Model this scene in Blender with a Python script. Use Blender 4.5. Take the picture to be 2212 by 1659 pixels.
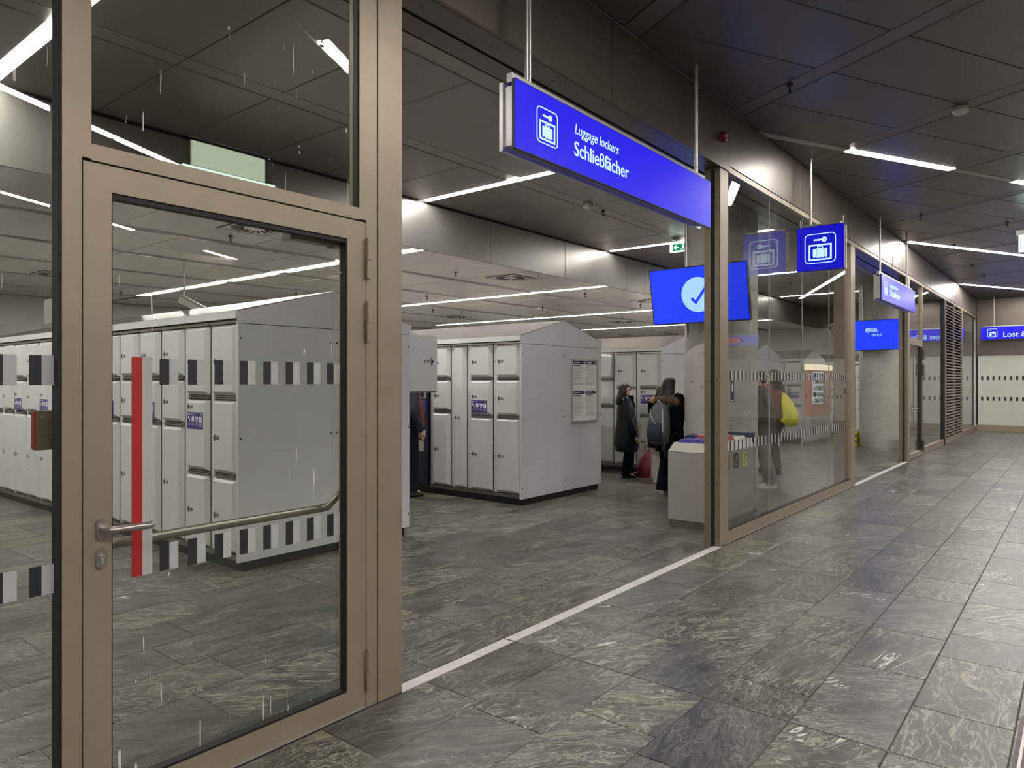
import bpy, bmesh, math, random
from mathutils import Vector, Matrix
for o in list(bpy.data.objects):
    bpy.data.objects.remove(o)
random.seed(7)
SC = bpy.context.scene
C = SC.collection
PI = math.pi
# ------------------------------------------------------------------ camera, world, exposure
FX = 1536.0
TH = math.atan(1236 / 1536.)
cam_d = bpy.data.cameras.new('camera')
cam = bpy.data.objects.new('camera', cam_d)
C.objects.link(cam)
cam.location = (0, 0, 1.6)
cam.rotation_euler = (PI / 2, 0, TH - PI / 2)
cam_d.sensor_fit = 'HORIZONTAL'
cam_d.sensor_width = 36.0
cam_d.lens = FX / 2212 * 36.0
cam_d.shift_y = -5 / 2212.
cam_d.clip_start = 0.05
cam_d.clip_end = 200
SC.camera = cam
w = bpy.data.worlds.new('world')
SC.world = w
w.use_nodes = True
w.node_tree.nodes['Background'].inputs[0].default_value = (0.9, 0.95, 1, 1)
w.node_tree.nodes['Background'].inputs[1].default_value = 0.02
vs = SC.view_settings
vs.view_transform = 'Standard'
vs.look = 'None'
vs.gamma = 1
vs.use_curve_mapping = False
vs.exposure = 0.22
LAMP_IN = 58.0      # radiance of the room's linear lamps
LAMP_HALL = 75.0

# ------------------------------------------------------------------ materials
MATS = {}
def newmat(name):
    m = bpy.data.materials.new(name)
    m.use_nodes = True
    nt = m.node_tree
    for n in list(nt.nodes):
        nt.nodes.remove(n)
    out = nt.nodes.new('ShaderNodeOutputMaterial')
    MATS[name] = m
    return m, nt, out
def lk(nt, a, b):
    nt.links.new(a, b)
def mathn(nt, op, a, b=None, clamp=False):
    n = nt.nodes.new('ShaderNodeMath'); n.operation = op; n.use_clamp = clamp
    for i, v in enumerate((a, b)):
        if v is None: continue
        if isinstance(v, (int, float)): n.inputs[i].default_value = v
        else: lk(nt, v, n.inputs[i])
    return n.outputs[0]
def mixc(nt, f, a, b):
    n = nt.nodes.new('ShaderNodeMix'); n.data_type = 'RGBA'
    for key, v in ((0, f), (6, a), (7, b)):
        if isinstance(v, (int, float)): n.inputs[key].default_value = v
        elif isinstance(v, tuple): n.inputs[key].default_value = (*v, 1) if len(v) == 3 else v
        else: lk(nt, v, n.inputs[key])
    return n.outputs[2]
def noise(nt, vec, scale, detail=3, rough=.5):
    n = nt.nodes.new('ShaderNodeTexNoise')
    n.inputs['Scale'].default_value = scale
    n.inputs['Detail'].default_value = detail
    n.inputs['Roughness'].default_value = rough
    if vec is not None: lk(nt, vec, n.inputs['Vector'])
    return n
def ramp(nt, f, stops):
    n = nt.nodes.new('ShaderNodeValToRGB')
    el = n.color_ramp.elements
    while len(el) > 1: el.remove(el[-1])
    for i, (p, c) in enumerate(stops):
        e = el[0] if i == 0 else el.new(p)
        e.position = p; e.color = (*c, 1) if len(c) == 3 else c
    lk(nt, f, n.inputs[0])
    return n.outputs[0]
def mat(name, col, rough=.5, metal=0., var=.06, vscale=6., bump=0., bscale=60., stretch=None, spec=.5, coat=0.):
    m, nt, out = newmat(name)
    b = nt.nodes.new('ShaderNodeBsdfPrincipled')
    lk(nt, b.outputs[0], out.inputs[0])
    g = nt.nodes.new('ShaderNodeNewGeometry')
    vec = g.outputs['Position']
    if stretch:
        mp = nt.nodes.new('ShaderNodeMapping'); mp.inputs['Scale'].default_value = stretch
        lk(nt, vec, mp.inputs[0]); vec = mp.outputs[0]
    n = noise(nt, vec, vscale, 4)
    lo = tuple(c * (1 - var) for c in col); hi = tuple(min(1, c * (1 + var)) for c in col)
    lk(nt, ramp(nt, n.outputs[0], [(.3, lo), (.7, hi)]), b.inputs['Base Color'])
    b.inputs['Roughness'].default_value = rough
    b.inputs['Metallic'].default_value = metal
    b.inputs['Specular IOR Level'].default_value = spec
    if coat: b.inputs['Coat Weight'].default_value = coat
    if bump:
        n2 = noise(nt, vec, bscale, 3)
        bp = nt.nodes.new('ShaderNodeBump'); bp.inputs['Strength'].default_value = bump
        bp.inputs['Distance'].default_value = .01
        lk(nt, n2.outputs[0], bp.inputs['Height']); lk(nt, bp.outputs[0], b.inputs['Normal'])
    return m
def emit(name, col, s):
    m, nt, out = newmat(name)
    e = nt.nodes.new('ShaderNodeEmission')
    e.inputs[0].default_value = (*col, 1); e.inputs[1].default_value = s
    lk(nt, e.outputs[0], out.inputs[0])
    return m
def screen(name, col, s, rough=.15):
    """a lit sign or display: glossy front that gives off its own light"""
    m, nt, out = newmat(name)
    b = nt.nodes.new('ShaderNodeBsdfPrincipled')
    b.inputs['Base Color'].default_value = (*[c * .3 for c in col], 1)
    b.inputs['Roughness'].default_value = rough
    b.inputs['Specular IOR Level'].default_value = .18
    b.inputs['Emission Color'].default_value = (*col, 1)
    b.inputs['Emission Strength'].default_value = s
    lk(nt, b.outputs[0], out.inputs[0])
    return m
def glass(name, tint, f0=.045, dirt=0.):
    m, nt, out = newmat(name)
    t = nt.nodes.new('ShaderNodeBsdfTransparent'); t.inputs[0].default_value = (*tint, 1)
    g = nt.nodes.new('ShaderNodeBsdfGlossy'); g.inputs['Roughness'].default_value = .0
    lw = nt.nodes.new('ShaderNodeLayerWeight'); lw.inputs[0].default_value = .5
    p = mathn(nt, 'POWER', lw.outputs['Facing'], 5.)
    f = mathn(nt, 'ADD', mathn(nt, 'MULTIPLY', p, 1 - f0), f0, True)
    mx = nt.nodes.new('ShaderNodeMixShader')
    lk(nt, f, mx.inputs[0]); lk(nt, t.outputs[0], mx.inputs[1]); lk(nt, g.outputs[0], mx.inputs[2])
    last = mx.outputs[0]
    if dirt:
        d = nt.nodes.new('ShaderNodeBsdfDiffuse'); d.inputs[0].default_value = (.8, .8, .78, 1)
        ge = nt.nodes.new('ShaderNodeNewGeometry')
        mp = nt.nodes.new('ShaderNodeMapping'); mp.inputs['Scale'].default_value = (1, 1, .35)
        lk(nt, ge.outputs['Position'], mp.inputs[0])
        n1 = noise(nt, mp.outputs[0], 34, 3, .6); n2 = noise(nt, ge.outputs['Position'], 1.7, 2)
        a = mathn(nt, 'MULTIPLY', mathn(nt, 'GREATER_THAN', n1.outputs[0], .735), mathn(nt, 'GREATER_THAN', n2.outputs[0], .52))
        mp2 = nt.nodes.new('ShaderNodeMapping'); mp2.inputs['Scale'].default_value = (1, 1, .05)
        lk(nt, ge.outputs['Position'], mp2.inputs[0])
        n3 = noise(nt, mp2.outputs[0], 60, 2, .5)
        a = mathn(nt, 'MAXIMUM', a, mathn(nt, 'MULTIPLY', mathn(nt, 'GREATER_THAN', n3.outputs[0], .74), mathn(nt, 'GREATER_THAN', n2.outputs[0], .5)))
        mx2 = nt.nodes.new('ShaderNodeMixShader')
        lk(nt, mathn(nt, 'MULTIPLY', a, dirt), mx2.inputs[0])
        lk(nt, last, mx2.inputs[1]); lk(nt, d.outputs[0], mx2.inputs[2])
        last = mx2.outputs[0]
    lk(nt, last, out.inputs[0])
    return m

def stone_mat():
    m, nt, out = newmat('gneiss_tile')
    b = nt.nodes.new('ShaderNodeBsdfPrincipled'); lk(nt, b.outputs[0], out.inputs[0])
    g = nt.nodes.new('ShaderNodeNewGeometry'); oi = nt.nodes.new('ShaderNodeObjectInfo')
    r = oi.outputs['Random']
    wn = nt.nodes.new('ShaderNodeTexWhiteNoise'); wn.noise_dimensions = '1D'
    lk(nt, mathn(nt, 'MULTIPLY', r, 913.7), wn.inputs['W'])
    sep = nt.nodes.new('ShaderNodeSeparateColor'); lk(nt, wn.outputs['Color'], sep.inputs[0])
    r1, r2, r3 = sep.outputs
    cb = nt.nodes.new('ShaderNodeCombineXYZ')
    lk(nt, mathn(nt, 'MULTIPLY', r1, 90.), cb.inputs[0]); lk(nt, mathn(nt, 'MULTIPLY', r2, 70.), cb.inputs[1]); lk(nt, mathn(nt, 'MULTIPLY', r3, 50.), cb.inputs[2])
    vr = nt.nodes.new('ShaderNodeVectorRotate'); vr.rotation_type = 'Z_AXIS'
    lk(nt, g.outputs['Position'], vr.inputs['Vector'])
    lk(nt, mathn(nt, 'ADD', mathn(nt, 'MULTIPLY', mathn(nt, 'SUBTRACT', r3, .5), 1.1), .25), vr.inputs['Angle'])
    ad = nt.nodes.new('ShaderNodeVectorMath'); ad.operation = 'ADD'
    lk(nt, vr.outputs[0], ad.inputs[0]); lk(nt, cb.outputs[0], ad.inputs[1])
    mp = nt.nodes.new('ShaderNodeMapping'); mp.inputs['Scale'].default_value = (.65, 1.6, 1)
    lk(nt, ad.outputs[0], mp.inputs[0])
    w1 = noise(nt, mp.outputs[0], 2.0, 3, .55)
    s1 = nt.nodes.new('ShaderNodeVectorMath'); s1.operation = 'SUBTRACT'; s1.inputs[1].default_value = (.5, .5, .5)
    lk(nt, w1.outputs['Color'], s1.inputs[0])
    sc = nt.nodes.new('ShaderNodeVectorMath'); sc.operation = 'SCALE'
    lk(nt, mathn(nt, 'ADD', mathn(nt, 'MULTIPLY', mathn(nt, 'POWER', r2, 1.6), 2.2), .2), sc.inputs['Scale']); lk(nt, s1.outputs[0], sc.inputs[0])
    a2 = nt.nodes.new('ShaderNodeVectorMath'); a2.operation = 'ADD'
    lk(nt, mp.outputs[0], a2.inputs[0]); lk(nt, sc.outputs[0], a2.inputs[1])
    V = a2.outputs[0]
    base = noise(nt, V, 3.6, 8, .7)
    col = ramp(nt, base.outputs[0], [(.3, (.014, .015, .013)), (.46, (.038, .039, .034)), (.56, (.066, .066, .056)), (.7, (.12, .118, .096))])
    def ridge(vec, scale, det, width):
        n = noise(nt, vec, scale, det, .55)
        d = mathn(nt, 'ABSOLUTE', mathn(nt, 'SUBTRACT', n.outputs[0], .5))
        return mathn(nt, 'SUBTRACT', 1., mathn(nt, 'DIVIDE', d, width), True)
    big = noise(nt, ad.outputs[0], 1.6, 2, .5)
    msk = mathn(nt, 'MULTIPLY', mathn(nt, 'SUBTRACT', mathn(nt, 'ADD', big.outputs[0], mathn(nt, 'MULTIPLY', r1, .32)), .44), 4., True)
    mb_ = nt.nodes.new('ShaderNodeMapping'); mb_.inputs['Scale'].default_value = (1.3, 5.5, 1)
    lk(nt, V, mb_.inputs[0]); B = mb_.outputs[0]
    band = noise(nt, B, 2.6, 6, .62)
    col = mixc(nt, mathn(nt, 'MULTIPLY', mathn(nt, 'MULTIPLY', mathn(nt, 'SUBTRACT', band.outputs[0], .5), 5., True), .55), col, (.15, .148, .112))
    v2 = mathn(nt, 'MULTIPLY', ridge(B, 2.2, 4, .022), mathn(nt, 'ADD', mathn(nt, 'MULTIPLY', msk, .8), .14))
    v4 = mathn(nt, 'MULTIPLY', ridge(V, 7.5, 5, .028), mathn(nt, 'ADD', mathn(nt, 'MULTIPLY', msk, .7), .1))
    v1 = mathn(nt, 'MULTIPLY', mathn(nt, 'MULTIPLY', mathn(nt, 'SUBTRACT', noise(nt, V, 2.6, 5, .6).outputs[0], .6), 9., True), msk)
    col = mixc(nt, mathn(nt, 'MULTIPLY', v4, .7), col, (.30, .295, .20))
    col = mixc(nt, mathn(nt, 'MULTIPLY', v2, .85), col, (.34, .335, .24))
    col = mixc(nt, mathn(nt, 'MULTIPLY', v1, .5), col, (.24, .23, .115))
    w3 = noise(nt, ad.outputs[0], 2.0, 1, .5)
    wm = mathn(nt, 'GREATER_THAN', w3.outputs[0], .675)
    v3 = mathn(nt, 'MULTIPLY', ridge(B, .75, 3, .012), wm)
    col = mixc(nt, v3, col, (.62, .6, .55))
    fine = noise(nt, mp.outputs[0], 60, 3, .6)
    col = mixc(nt, mathn(nt, 'MULTIPLY', mathn(nt, 'GREATER_THAN', fine.outputs[0], .62), .28), col, (.22, .22, .18))
    hs = nt.nodes.new('ShaderNodeHueSaturation')
    lk(nt, col, hs.inputs['Color'])
    lk(nt, mathn(nt, 'ADD', mathn(nt, 'MULTIPLY', r3, .6), .8), hs.inputs['Value'])
    lk(nt, mathn(nt, 'ADD', mathn(nt, 'MULTIPLY', r1, .6), .45), hs.inputs['Saturation'])
    lk(nt, hs.outputs[0], b.inputs['Base Color'])
    lk(nt, mathn(nt, 'ADD', mathn(nt, 'MULTIPLY', base.outputs[0], .18), .24), b.inputs['Roughness'])
    bp = nt.nodes.new('ShaderNodeBump'); bp.inputs['Strength'].default_value = .06; bp.inputs['Distance'].default_value = .005
    lk(nt, base.outputs[0], bp.inputs['Height']); lk(nt, bp.outputs[0], b.inputs['Normal'])
    return m

def concrete_mat():
    m, nt, out = newmat('concrete')
    b = nt.nodes.new('ShaderNodeBsdfPrincipled'); lk(nt, b.outputs[0], out.inputs[0])
    g = nt.nodes.new('ShaderNodeNewGeometry'); P = g.outputs['Position']
    n = noise(nt, P, 5.5, 9, .72)
    col = ramp(nt, n.outputs[0], [(.25, (.33, .315, .275)), (.5, (.41, .395, .35)), (.78, (.48, .465, .42))])
    vo = nt.nodes.new('ShaderNodeTexVoronoi'); vo.inputs['Scale'].default_value = 19
    lk(nt, P, vo.inputs['Vector'])
    sp = nt.nodes.new('ShaderNodeSeparateColor'); lk(nt, vo.outputs['Color'], sp.inputs[0])
    rad = mathn(nt, 'MULTIPLY', mathn(nt, 'GREATER_THAN', sp.outputs[0], .5), mathn(nt, 'MULTIPLY', mathn(nt, 'POWER', sp.outputs[1], 2.), .3))
    pit = mathn(nt, 'LESS_THAN', vo.outputs['Distance'], rad)
    col = mixc(nt, mathn(nt, 'MULTIPLY', pit, .8), col, (.09, .08, .065))
    lk(nt, col, b.inputs['Base Color'])
    b.inputs['Roughness'].default_value = .65
    bp = nt.nodes.new('ShaderNodeBump'); bp.inputs['Strength'].default_value = .4; bp.inputs['Distance'].default_value = .01
    lk(nt, mathn(nt, 'SUBTRACT', n.outputs[0], pit), bp.inputs['Height']); lk(nt, bp.outputs[0], b.inputs['Normal'])
    return m

M = dict(
    stone=stone_mat(), concrete=concrete_mat(),
    bronze=mat('bronze_aluminium', (.335, .275, .205), .42, .35, .05, 5, .05, 400),
    bronze2=mat('bronze_profile', (.23, .20, .135), .38, .4, .05, 5),
    fascia=mat('bronze_fascia_panel', (.15, .128, .108), .34, .6, .06, 3),
    black=mat('black_gasket', (.008, .008, .008), .6),
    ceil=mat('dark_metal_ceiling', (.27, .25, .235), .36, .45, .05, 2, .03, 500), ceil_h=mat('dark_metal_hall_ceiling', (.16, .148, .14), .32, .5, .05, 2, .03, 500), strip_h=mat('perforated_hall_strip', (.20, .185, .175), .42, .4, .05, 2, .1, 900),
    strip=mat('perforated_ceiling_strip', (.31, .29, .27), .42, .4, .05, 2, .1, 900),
    ceil_low=mat('metal_ceiling_low', (.66, .62, .575), .20, .5, .06, 1.3),
    bulk=mat('brushed_bulkhead', (.30, .285, .265), .36, .7, .08, 5, 0, 60, (40, 40, .6)),
    back=mat('ceiling_void', (.03, .028, .027), .8),
    wall=mat('white_wall', (.74, .73, .69), .6, 0, .04, 2),
    paint=mat('locker_paint', (.60, .605, .60), .38, 0, .03, 3, .03, 300),
    paint2=mat('locker_end_panel_paint', (.56, .565, .58), .40, 0, .03, 3, .05, 300),
    roof=mat('locker_roof_metal', (.42, .385, .37), .22, .75, .03, 3),
    recess=mat('locker_recess', (.02, .02, .02), .7),
    rail=mat('locker_rail', (.23, .215, .20), .4, .5, .06, 20),
    kick=mat('locker_kick_strip', (.16, .145, .13), .45, .4, .1, 10),
    header=mat('locker_header_strip', (.56, .49, .44), .45),
    plinth=mat('black_plinth', (.008, .008, .009), .5),
    navy=mat('navy_print', (.009, .009, .045), .4),
    placard=mat('violet_placard', (.045, .03, .20), .4),
    white=mat('white_print', (.72, .72, .72), .5),
    decal_w=mat('white_decal', (.45, .46, .46), .6), decal_b=mat('black_decal', (.02, .02, .024), .6),
    decal_r=mat('red_decal', (.42, .018, .02), .5),
    steel=mat('brushed_steel', (.42, .39, .36), .33, .85, .05, 30),
    steel_l=mat('satin_steel', (.52, .50, .46), .42, .65, .035, 8, 0, 60, (30, 30, 1)),
    steel_bar=mat('steel_bar', (.34, .325, .27), .3, .75, .05, 30),
    alu=mat('aluminium', (.55, .54, .53), .35, .7, .03, 8),
    marble=mat('white_marble', (.58, .56, .54), .35, 0, .14, 9, .03, 50),
    grout=mat('grout', (.05, .05, .045), .8),
    screenbk=mat('black_plastic', (.01, .01, .012), .35),
    plast_w=mat('white_plastic', (.68, .67, .62), .45), plast_g=mat('grey_plastic', (.35, .34, .31), .5),
    red=mat('red_plastic', (.33, .012, .02), .35), dred=mat('dark_red_plastic', (.16, .008, .02), .35),
    skin=mat('skin', (.56, .33, .25), .5, 0, .08, 12), hair_b=mat('black_hair', (.006, .005, .006), .45, 0, .3, 60, .3, 120, (1, 1, .15)),
    hair_d=mat('dark_brown_hair', (.010, .006, .006), .5, 0, .35, 60, .3, 120, (1, 1, .15)),
    hair_l=mat('brown_hair', (.045, .027, .018), .5, 0, .3, 60, .3, 120, (1, 1, .15)),
    puffer=mat('black_nylon', (.007, .007, .009), .38, 0, .2, 14, .2, 40, None, .3), wool=mat('black_wool', (.004, .004, .005), .9, 0, .2, 20, .2, 200, None, .08),
    denim_b=mat('black_denim', (.006, .006, .009), .85, 0, .2, 20, .2, 200, None, .1), pale=mat('pale_trousers', (.48, .46, .42), .8, 0, .08, 10),
    fur=mat('brown_fur', (.12, .07, .038), .85, 0, .7, 30), fur_l=mat('blond_fur', (.46, .33, .18), .85, 0, .5, 30),
    bpack=mat('grey_backpack', (.10, .10, .105), .7, 0, .2, 12, .2, 200), bpack_d=mat('dark_backpack', (.02, .024, .04), .7), strap_b=mat('pale_blue_trim', (.36, .45, .58), .6),
    redbag=mat('red_bag', (.15, .006, .02), .5, 0, .4, 9), shoe_w=mat('white_sneaker', (.72, .70, .64), .45), shoe_b=mat('black_shoe', (.01, .01, .01), .25),
    boot=mat('brown_leather', (.095, .065, .04), .45, 0, .2, 15), jeans=mat('dark_jeans', (.014, .015, .02), .8, 0, .2, 20, .2, 200, None, .1),
    plaid=mat('dark_red_knit', (.13, .035, .035), .85, 0, .5, 40), navyc=mat('navy_cloth', (.012, .016, .035), .8),
    greyj=mat('grey_jacket', (.045, .042, .043), .75, 0, .2, 10, .2, 100), greyt=mat('grey_trousers', (.14, .13, .12), .85, 0, .15, 15, .2, 200),
    redj=mat('red_jacket', (.15, .012, .008), .6), yellow=mat('yellow_cloth', (.62, .58, .02), .55, 0, .2, 7, .3, 30),
    bluebag=mat('blue_plastic_sack', (.02, .045, .13), .35, 0, .3, 8, .4, 20), bin_blue=mat('blue_flap', (.03, .03, .25), .4),
    bin_red=mat('red_flap', (.45, .03, .04), .4), coral=mat('coral_panel', (.70, .27, .17), .45), lblack=mat('label_black', (.015, .015, .015), .5),
    lyellow=mat('label_yellow', (.55, .6, .05), .5), hazard_y=mat('hazard_yellow', (.65, .55, .03), .5),
    green=screen('exit_green', (.01, .22, .10), 1.0), exit_w=screen('exit_white', (.75, 1., .9), 1.6), exit_lit=screen('lit_acrylic', (.50, .58, .44), .62, .3),
    exit_base=screen('lit_base', (.8, 1., .9), .85), tv=screen('display_blue', (.018, .05, .93), .86), tv_w=screen('display_pale', (.36, .60, 1.), .86),
    sign=screen('sign_blue', (.018, .012, .70), .86, .3), sign_d=screen('sign_deep_blue', (.006, .006, .50), .86, .3), sign_w=screen('sign_white', (.55, .82, 1.), .86, .3),
    lamp_in=emit('lamp_white', (1, .965, .90), LAMP_IN), lamp_hall=emit('lamp_hall', (1, .955, .90), LAMP_HALL), lamp_off=mat('lamp_off', (.50, .46, .43), .4),
    shop_refl_lit=screen('shop_reflection_header', (1., .85, .60), 1.0), shop_refl_win=screen('shop_reflection_window', (.55, .66, .85), .55, .1),  # glow of the reflected shop, put on a solid unit
    glass=glass('clear_glass', (.96, .97, .96), .052), glass_d=glass('door_glass', (.945, .96, .94), .045, .8), acry=glass('acrylic', (.93, .95, .94)),
    frost=mat('frosted_glass_panel', (.62, .63, .57), .18, 0, .03, 2, 0, 60, None, .6),
    mesh_b=mat('swirl_slot', (.01, .01, .01), .6), louver=mat('louver_blade', (.22, .185, .16), .4, .4),
)

# ------------------------------------------------------------------ geometry helpers
ORG = {}
class MB:
    def __init__(s):
        s.v = []; s.f = []; s.m = []; s.sm = []
    def add(s, vs, fs, m=0, sm=False):
        o = len(s.v); s.v += [tuple(v) for v in vs]
        for f in fs:
            s.f.append(tuple(i + o for i in f)); s.m.append(m); s.sm.append(sm)
    def box(s, x0, x1, y0, y1, z0, z1, m=0):
        s.add([(x0, y0, z0), (x1, y0, z0), (x1, y1, z0), (x0, y1, z0), (x0, y0, z1), (x1, y0, z1), (x1, y1, z1), (x0, y1, z1)],
              [(0, 3, 2, 1), (4, 5, 6, 7), (0, 1, 5, 4), (1, 2, 6, 5), (2, 3, 7, 6), (3, 0, 4, 7)], m)
    def hexa(s, pts, m=0):
        s.add(pts, [(0, 3, 2, 1), (4, 5, 6, 7), (0, 1, 5, 4), (1, 2, 6, 5), (2, 3, 7, 6), (3, 0, 4, 7)], m)
    def prism(s, poly, fn0, fn1, m=0):
        """poly of 2D points swept between two maps 2D -> 3D"""
        n = len(poly)
        s.add([fn0(*p) for p in poly] + [fn1(*p) for p in poly],
              [tuple(range(n))[::-1], tuple(range(n, 2 * n))] + [(i, (i + 1) % n, n + (i + 1) % n, n + i) for i in range(n)], m)
    def rings(s, R, m=0, cap=True, sm=True):
        n = len(R[0]); vs = [p for r in R for p in r]; fs = []
        for i in range(len(R) - 1):
            for j in range(n):
                k = (j + 1) % n
                fs.append((i * n + j, i * n + k, (i + 1) * n + k, (i + 1) * n + j))
        s.add(vs, fs, m, sm)
        if cap:
            s.add(R[0], [tuple(range(n))[::-1]], m, False); s.add(R[-1], [tuple(range(n))], m, False)
    def tube(s, path, rad, n=10, m=0, sm=True, cap=True):
        """swept ellipse; for upright runs rx lies along x and ry along y"""
        path = [Vector(p) for p in path]
        if not isinstance(rad, (list, tuple)): rad = [rad] * len(path)
        R = []; u = None
        for i, p in enumerate(path):
            d = (path[min(i + 1, len(path) - 1)] - path[max(i - 1, 0)]).normalized()
            if u is None: u = d.cross(Vector((0, 0, 1))) if abs(d.z) < .8 else Vector((1, 0, 0))
            u = (u - d * u.dot(d)).normalized(); v = d.cross(u)
            rx, ry = rad[i] if isinstance(rad[i], (tuple, list)) else (rad[i], rad[i])
            R.append([p + u * (rx * math.cos(t)) + v * (ry * math.sin(t)) for t in [2 * PI * k / n for k in range(n)]])
        s.rings(R, m, cap, sm)
    def cyl(s, p0, p1, r, n=12, m=0):
        s.tube([p0, p1], r, n, m)
    def ell(s, c, r, n=14, k=9, m=0, R=None):
        rs = []
        for i in range(k + 1):
            t = PI * (i + .02) / (k + .04)
            ring = []
            for j in range(n):
                a = 2 * PI * j / n
                p = Vector((r[0] * math.sin(t) * math.cos(a), r[1] * math.sin(t) * math.sin(a), -r[2] * math.cos(t)))
                if R: p = R @ p
                ring.append(Vector(c) + p)
            rs.append(ring)
        s.rings(rs, m)
    def build(s, name, mats, parent=None, org=None):
        if parent is not None: o0 = ORG[parent.name]
        else: o0 = Vector(org) if org else Vector((0, 0, 0))
        me = bpy.data.meshes.new(name)
        me.from_pydata([(v[0] - o0[0], v[1] - o0[1], v[2] - o0[2]) for v in s.v], [], s.f)
        if not isinstance(mats, (list, tuple)): mats = [mats]
        for mm in mats: me.materials.append(mm)
        me.polygons.foreach_set('material_index', s.m)
        me.polygons.foreach_set('use_smooth', s.sm)
        bm = bmesh.new(); bm.from_mesh(me); bmesh.ops.recalc_face_normals(bm, faces=bm.faces); bm.to_mesh(me); bm.free()
        me.update()
        ob = bpy.data.objects.new(name, me); C.objects.link(ob)
        ORG[ob.name] = Vector(o0)
        if parent is not None: ob.parent = parent
        else: ob.location = o0
        return ob
def tag(o, label=None, cat=None, group=None, kind=None):
    if label: o['label'] = label
    if cat: o['category'] = cat
    if group: o['group'] = group
    if kind: o['kind'] = kind
    return o
def thing(name, label, cat=None, loc=(0, 0, 0), group=None, kind=None):
    o = bpy.data.objects.new(name, None); C.objects.link(o)
    o.location = loc; o.empty_display_size = .1
    ORG[o.name] = Vector(loc)
    return tag(o, label, cat, group, kind)
def box(name, m, parent, x0, x1, y0, y1, z0, z1, org=None):
    b = MB(); b.box(x0, x1, y0, y1, z0, z1); return b.build(name, m, parent, org)
def copy_tree(o, dloc, label=None):
    c = o.copy(); C.objects.link(c); c.location = Vector(o.location) + Vector(dloc)
    if label: c['label'] = label
    def rec(src, dst):
        for ch in list(src.children):
            k = ch.copy(); C.objects.link(k); k.parent = dst; rec(ch, k)
    rec(o, c)
    return c
def text(name, body, m, parent, org3, ux, uz, size, sx=1., shear=0., depth=.002, align='LEFT', bold=.006):
    """flat lettering as a thin mesh: ux = reading direction, uz = up direction"""
    cu = bpy.data.curves.new(name, 'FONT'); cu.body = body; cu.size = size; cu.extrude = depth; cu.shear = shear; cu.align_x = align
    cu.resolution_u = 4
    cu.offset = size * bold
    t = bpy.data.objects.new('tmp', cu); C.objects.link(t)
    bpy.context.view_layer.update()
    me = bpy.data.meshes.new_from_object(t.evaluated_get(bpy.context.evaluated_depsgraph_get()))
    bpy.data.objects.remove(t)
    ux = Vector(ux).normalized(); uz = Vector(uz).normalized(); nn = ux.cross(uz)
    o0 = ORG[parent.name]
    for v in me.vertices:
        p = Vector(org3) + ux * (v.co.x * sx) + uz * v.co.y + nn * v.co.z - o0
        v.co = p
    me.materials.clear(); me.materials.append(m)
    for p in me.polygons: p.material_index = 0
    me.name = name
    ob = bpy.data.objects.new(name, me); C.objects.link(ob); ob.parent = parent; ORG[ob.name] = Vector(o0)
    return ob
def rrect(x0, x1, z0, z1, r, n=5):
    pts = []
    for cx, cz, a0 in ((x1 - r, z0 + r, -PI / 2), (x1 - r, z1 - r, 0), (x0 + r, z1 - r, PI / 2), (x0 + r, z0 + r, PI)):
        for k in range(n + 1):
            a = a0 + PI / 2 * k / n; pts.append((cx + r * math.cos(a), cz + r * math.sin(a)))
    return pts
def circ(cx, cz, r, n=18):
    return [(cx + r * math.cos(2 * PI * k / n), cz + r * math.sin(2 * PI * k / n)) for k in range(n)]

# ------------------------------------------------------------------ constants of the place (metres)
YF = 2.744          # front face of the shopfront
ZH, ZC, ZL = 4.30, 4.00, 3.36      # hall ceiling, room ceiling, lowered room ceiling
ZS = 3.677          # underside of the fascia
XE = 27.6           # end wall of the hall
XR = 24.8           # end wall of the locker room
YB = 6.85           # bulkhead
YW = 17.0           # back wall of the room
XL = -7.0
YH = -9.0

# ------------------------------------------------------------------ floor
fl = box('floor', M['grout'], None, XL, XE + 1, YH, YW + .2, -.12, -.004)
tag(fl, 'dark green gneiss floor in long rows of veined tiles', kind='structure')
def tile_rows():
    rows = []
    y = 2.735
    ys = [2.735, 2.34, 1.92, 1.503, 1.083, .663, .247]
    for a, b in zip(ys[1:], ys[:-1]): rows.append((a, b))
    y = -.17
    while y > YH:
        rows.append((y, y + .4175)); y -= .4175
    ys = [2.822, 3.14, 3.545, 3.953]
    while ys[-1] < YW: ys.append(ys[-1] + .41)
    for a, b in zip(ys[:-1], ys[1:]): rows.append((a, b))
    return rows
known = {2.34: [2.0, 2.67, 4.4, 5.2], 1.92: [1.75, 2.60, 4.035, 4.85, 7.75], 1.503: [2.90, 4.7, 5.36, 6.2], 1.083: [2.72, 3.763, 4.6], .663: [4.36, 5.1], .247: [3.98, 5.66, 4.8], 3.545: [5.70, 4.85], 3.14: [6.1, 5.035], 2.822: [5.0, 3.9]}
tiles = []
for (a, b) in tile_rows():
    rnd = random.Random(int(a * 1000))
    cuts = [3.42] + known.get(a, [])
    x = XL + rnd.random()
    while x < XE:
        if all(abs(x - k) > .38 for k in cuts): cuts.append(x)
        x += rnd.uniform(.6, 1.02)
    cuts = sorted(set(cuts + [XL, XE]))
    for x0, x1 in zip(cuts[:-1], cuts[1:]): tiles.append((x0, x1, a, b))
ct, st = math.cos(TH), math.sin(TH)
def pix(p):
    d = p[0] * ct + p[1] * st
    if d < .4: return None
    return 1106 + FX * (p[0] * st - p[1] * ct) / d, 824.5 - FX * (p[2] - 1.6) / d, d
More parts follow.
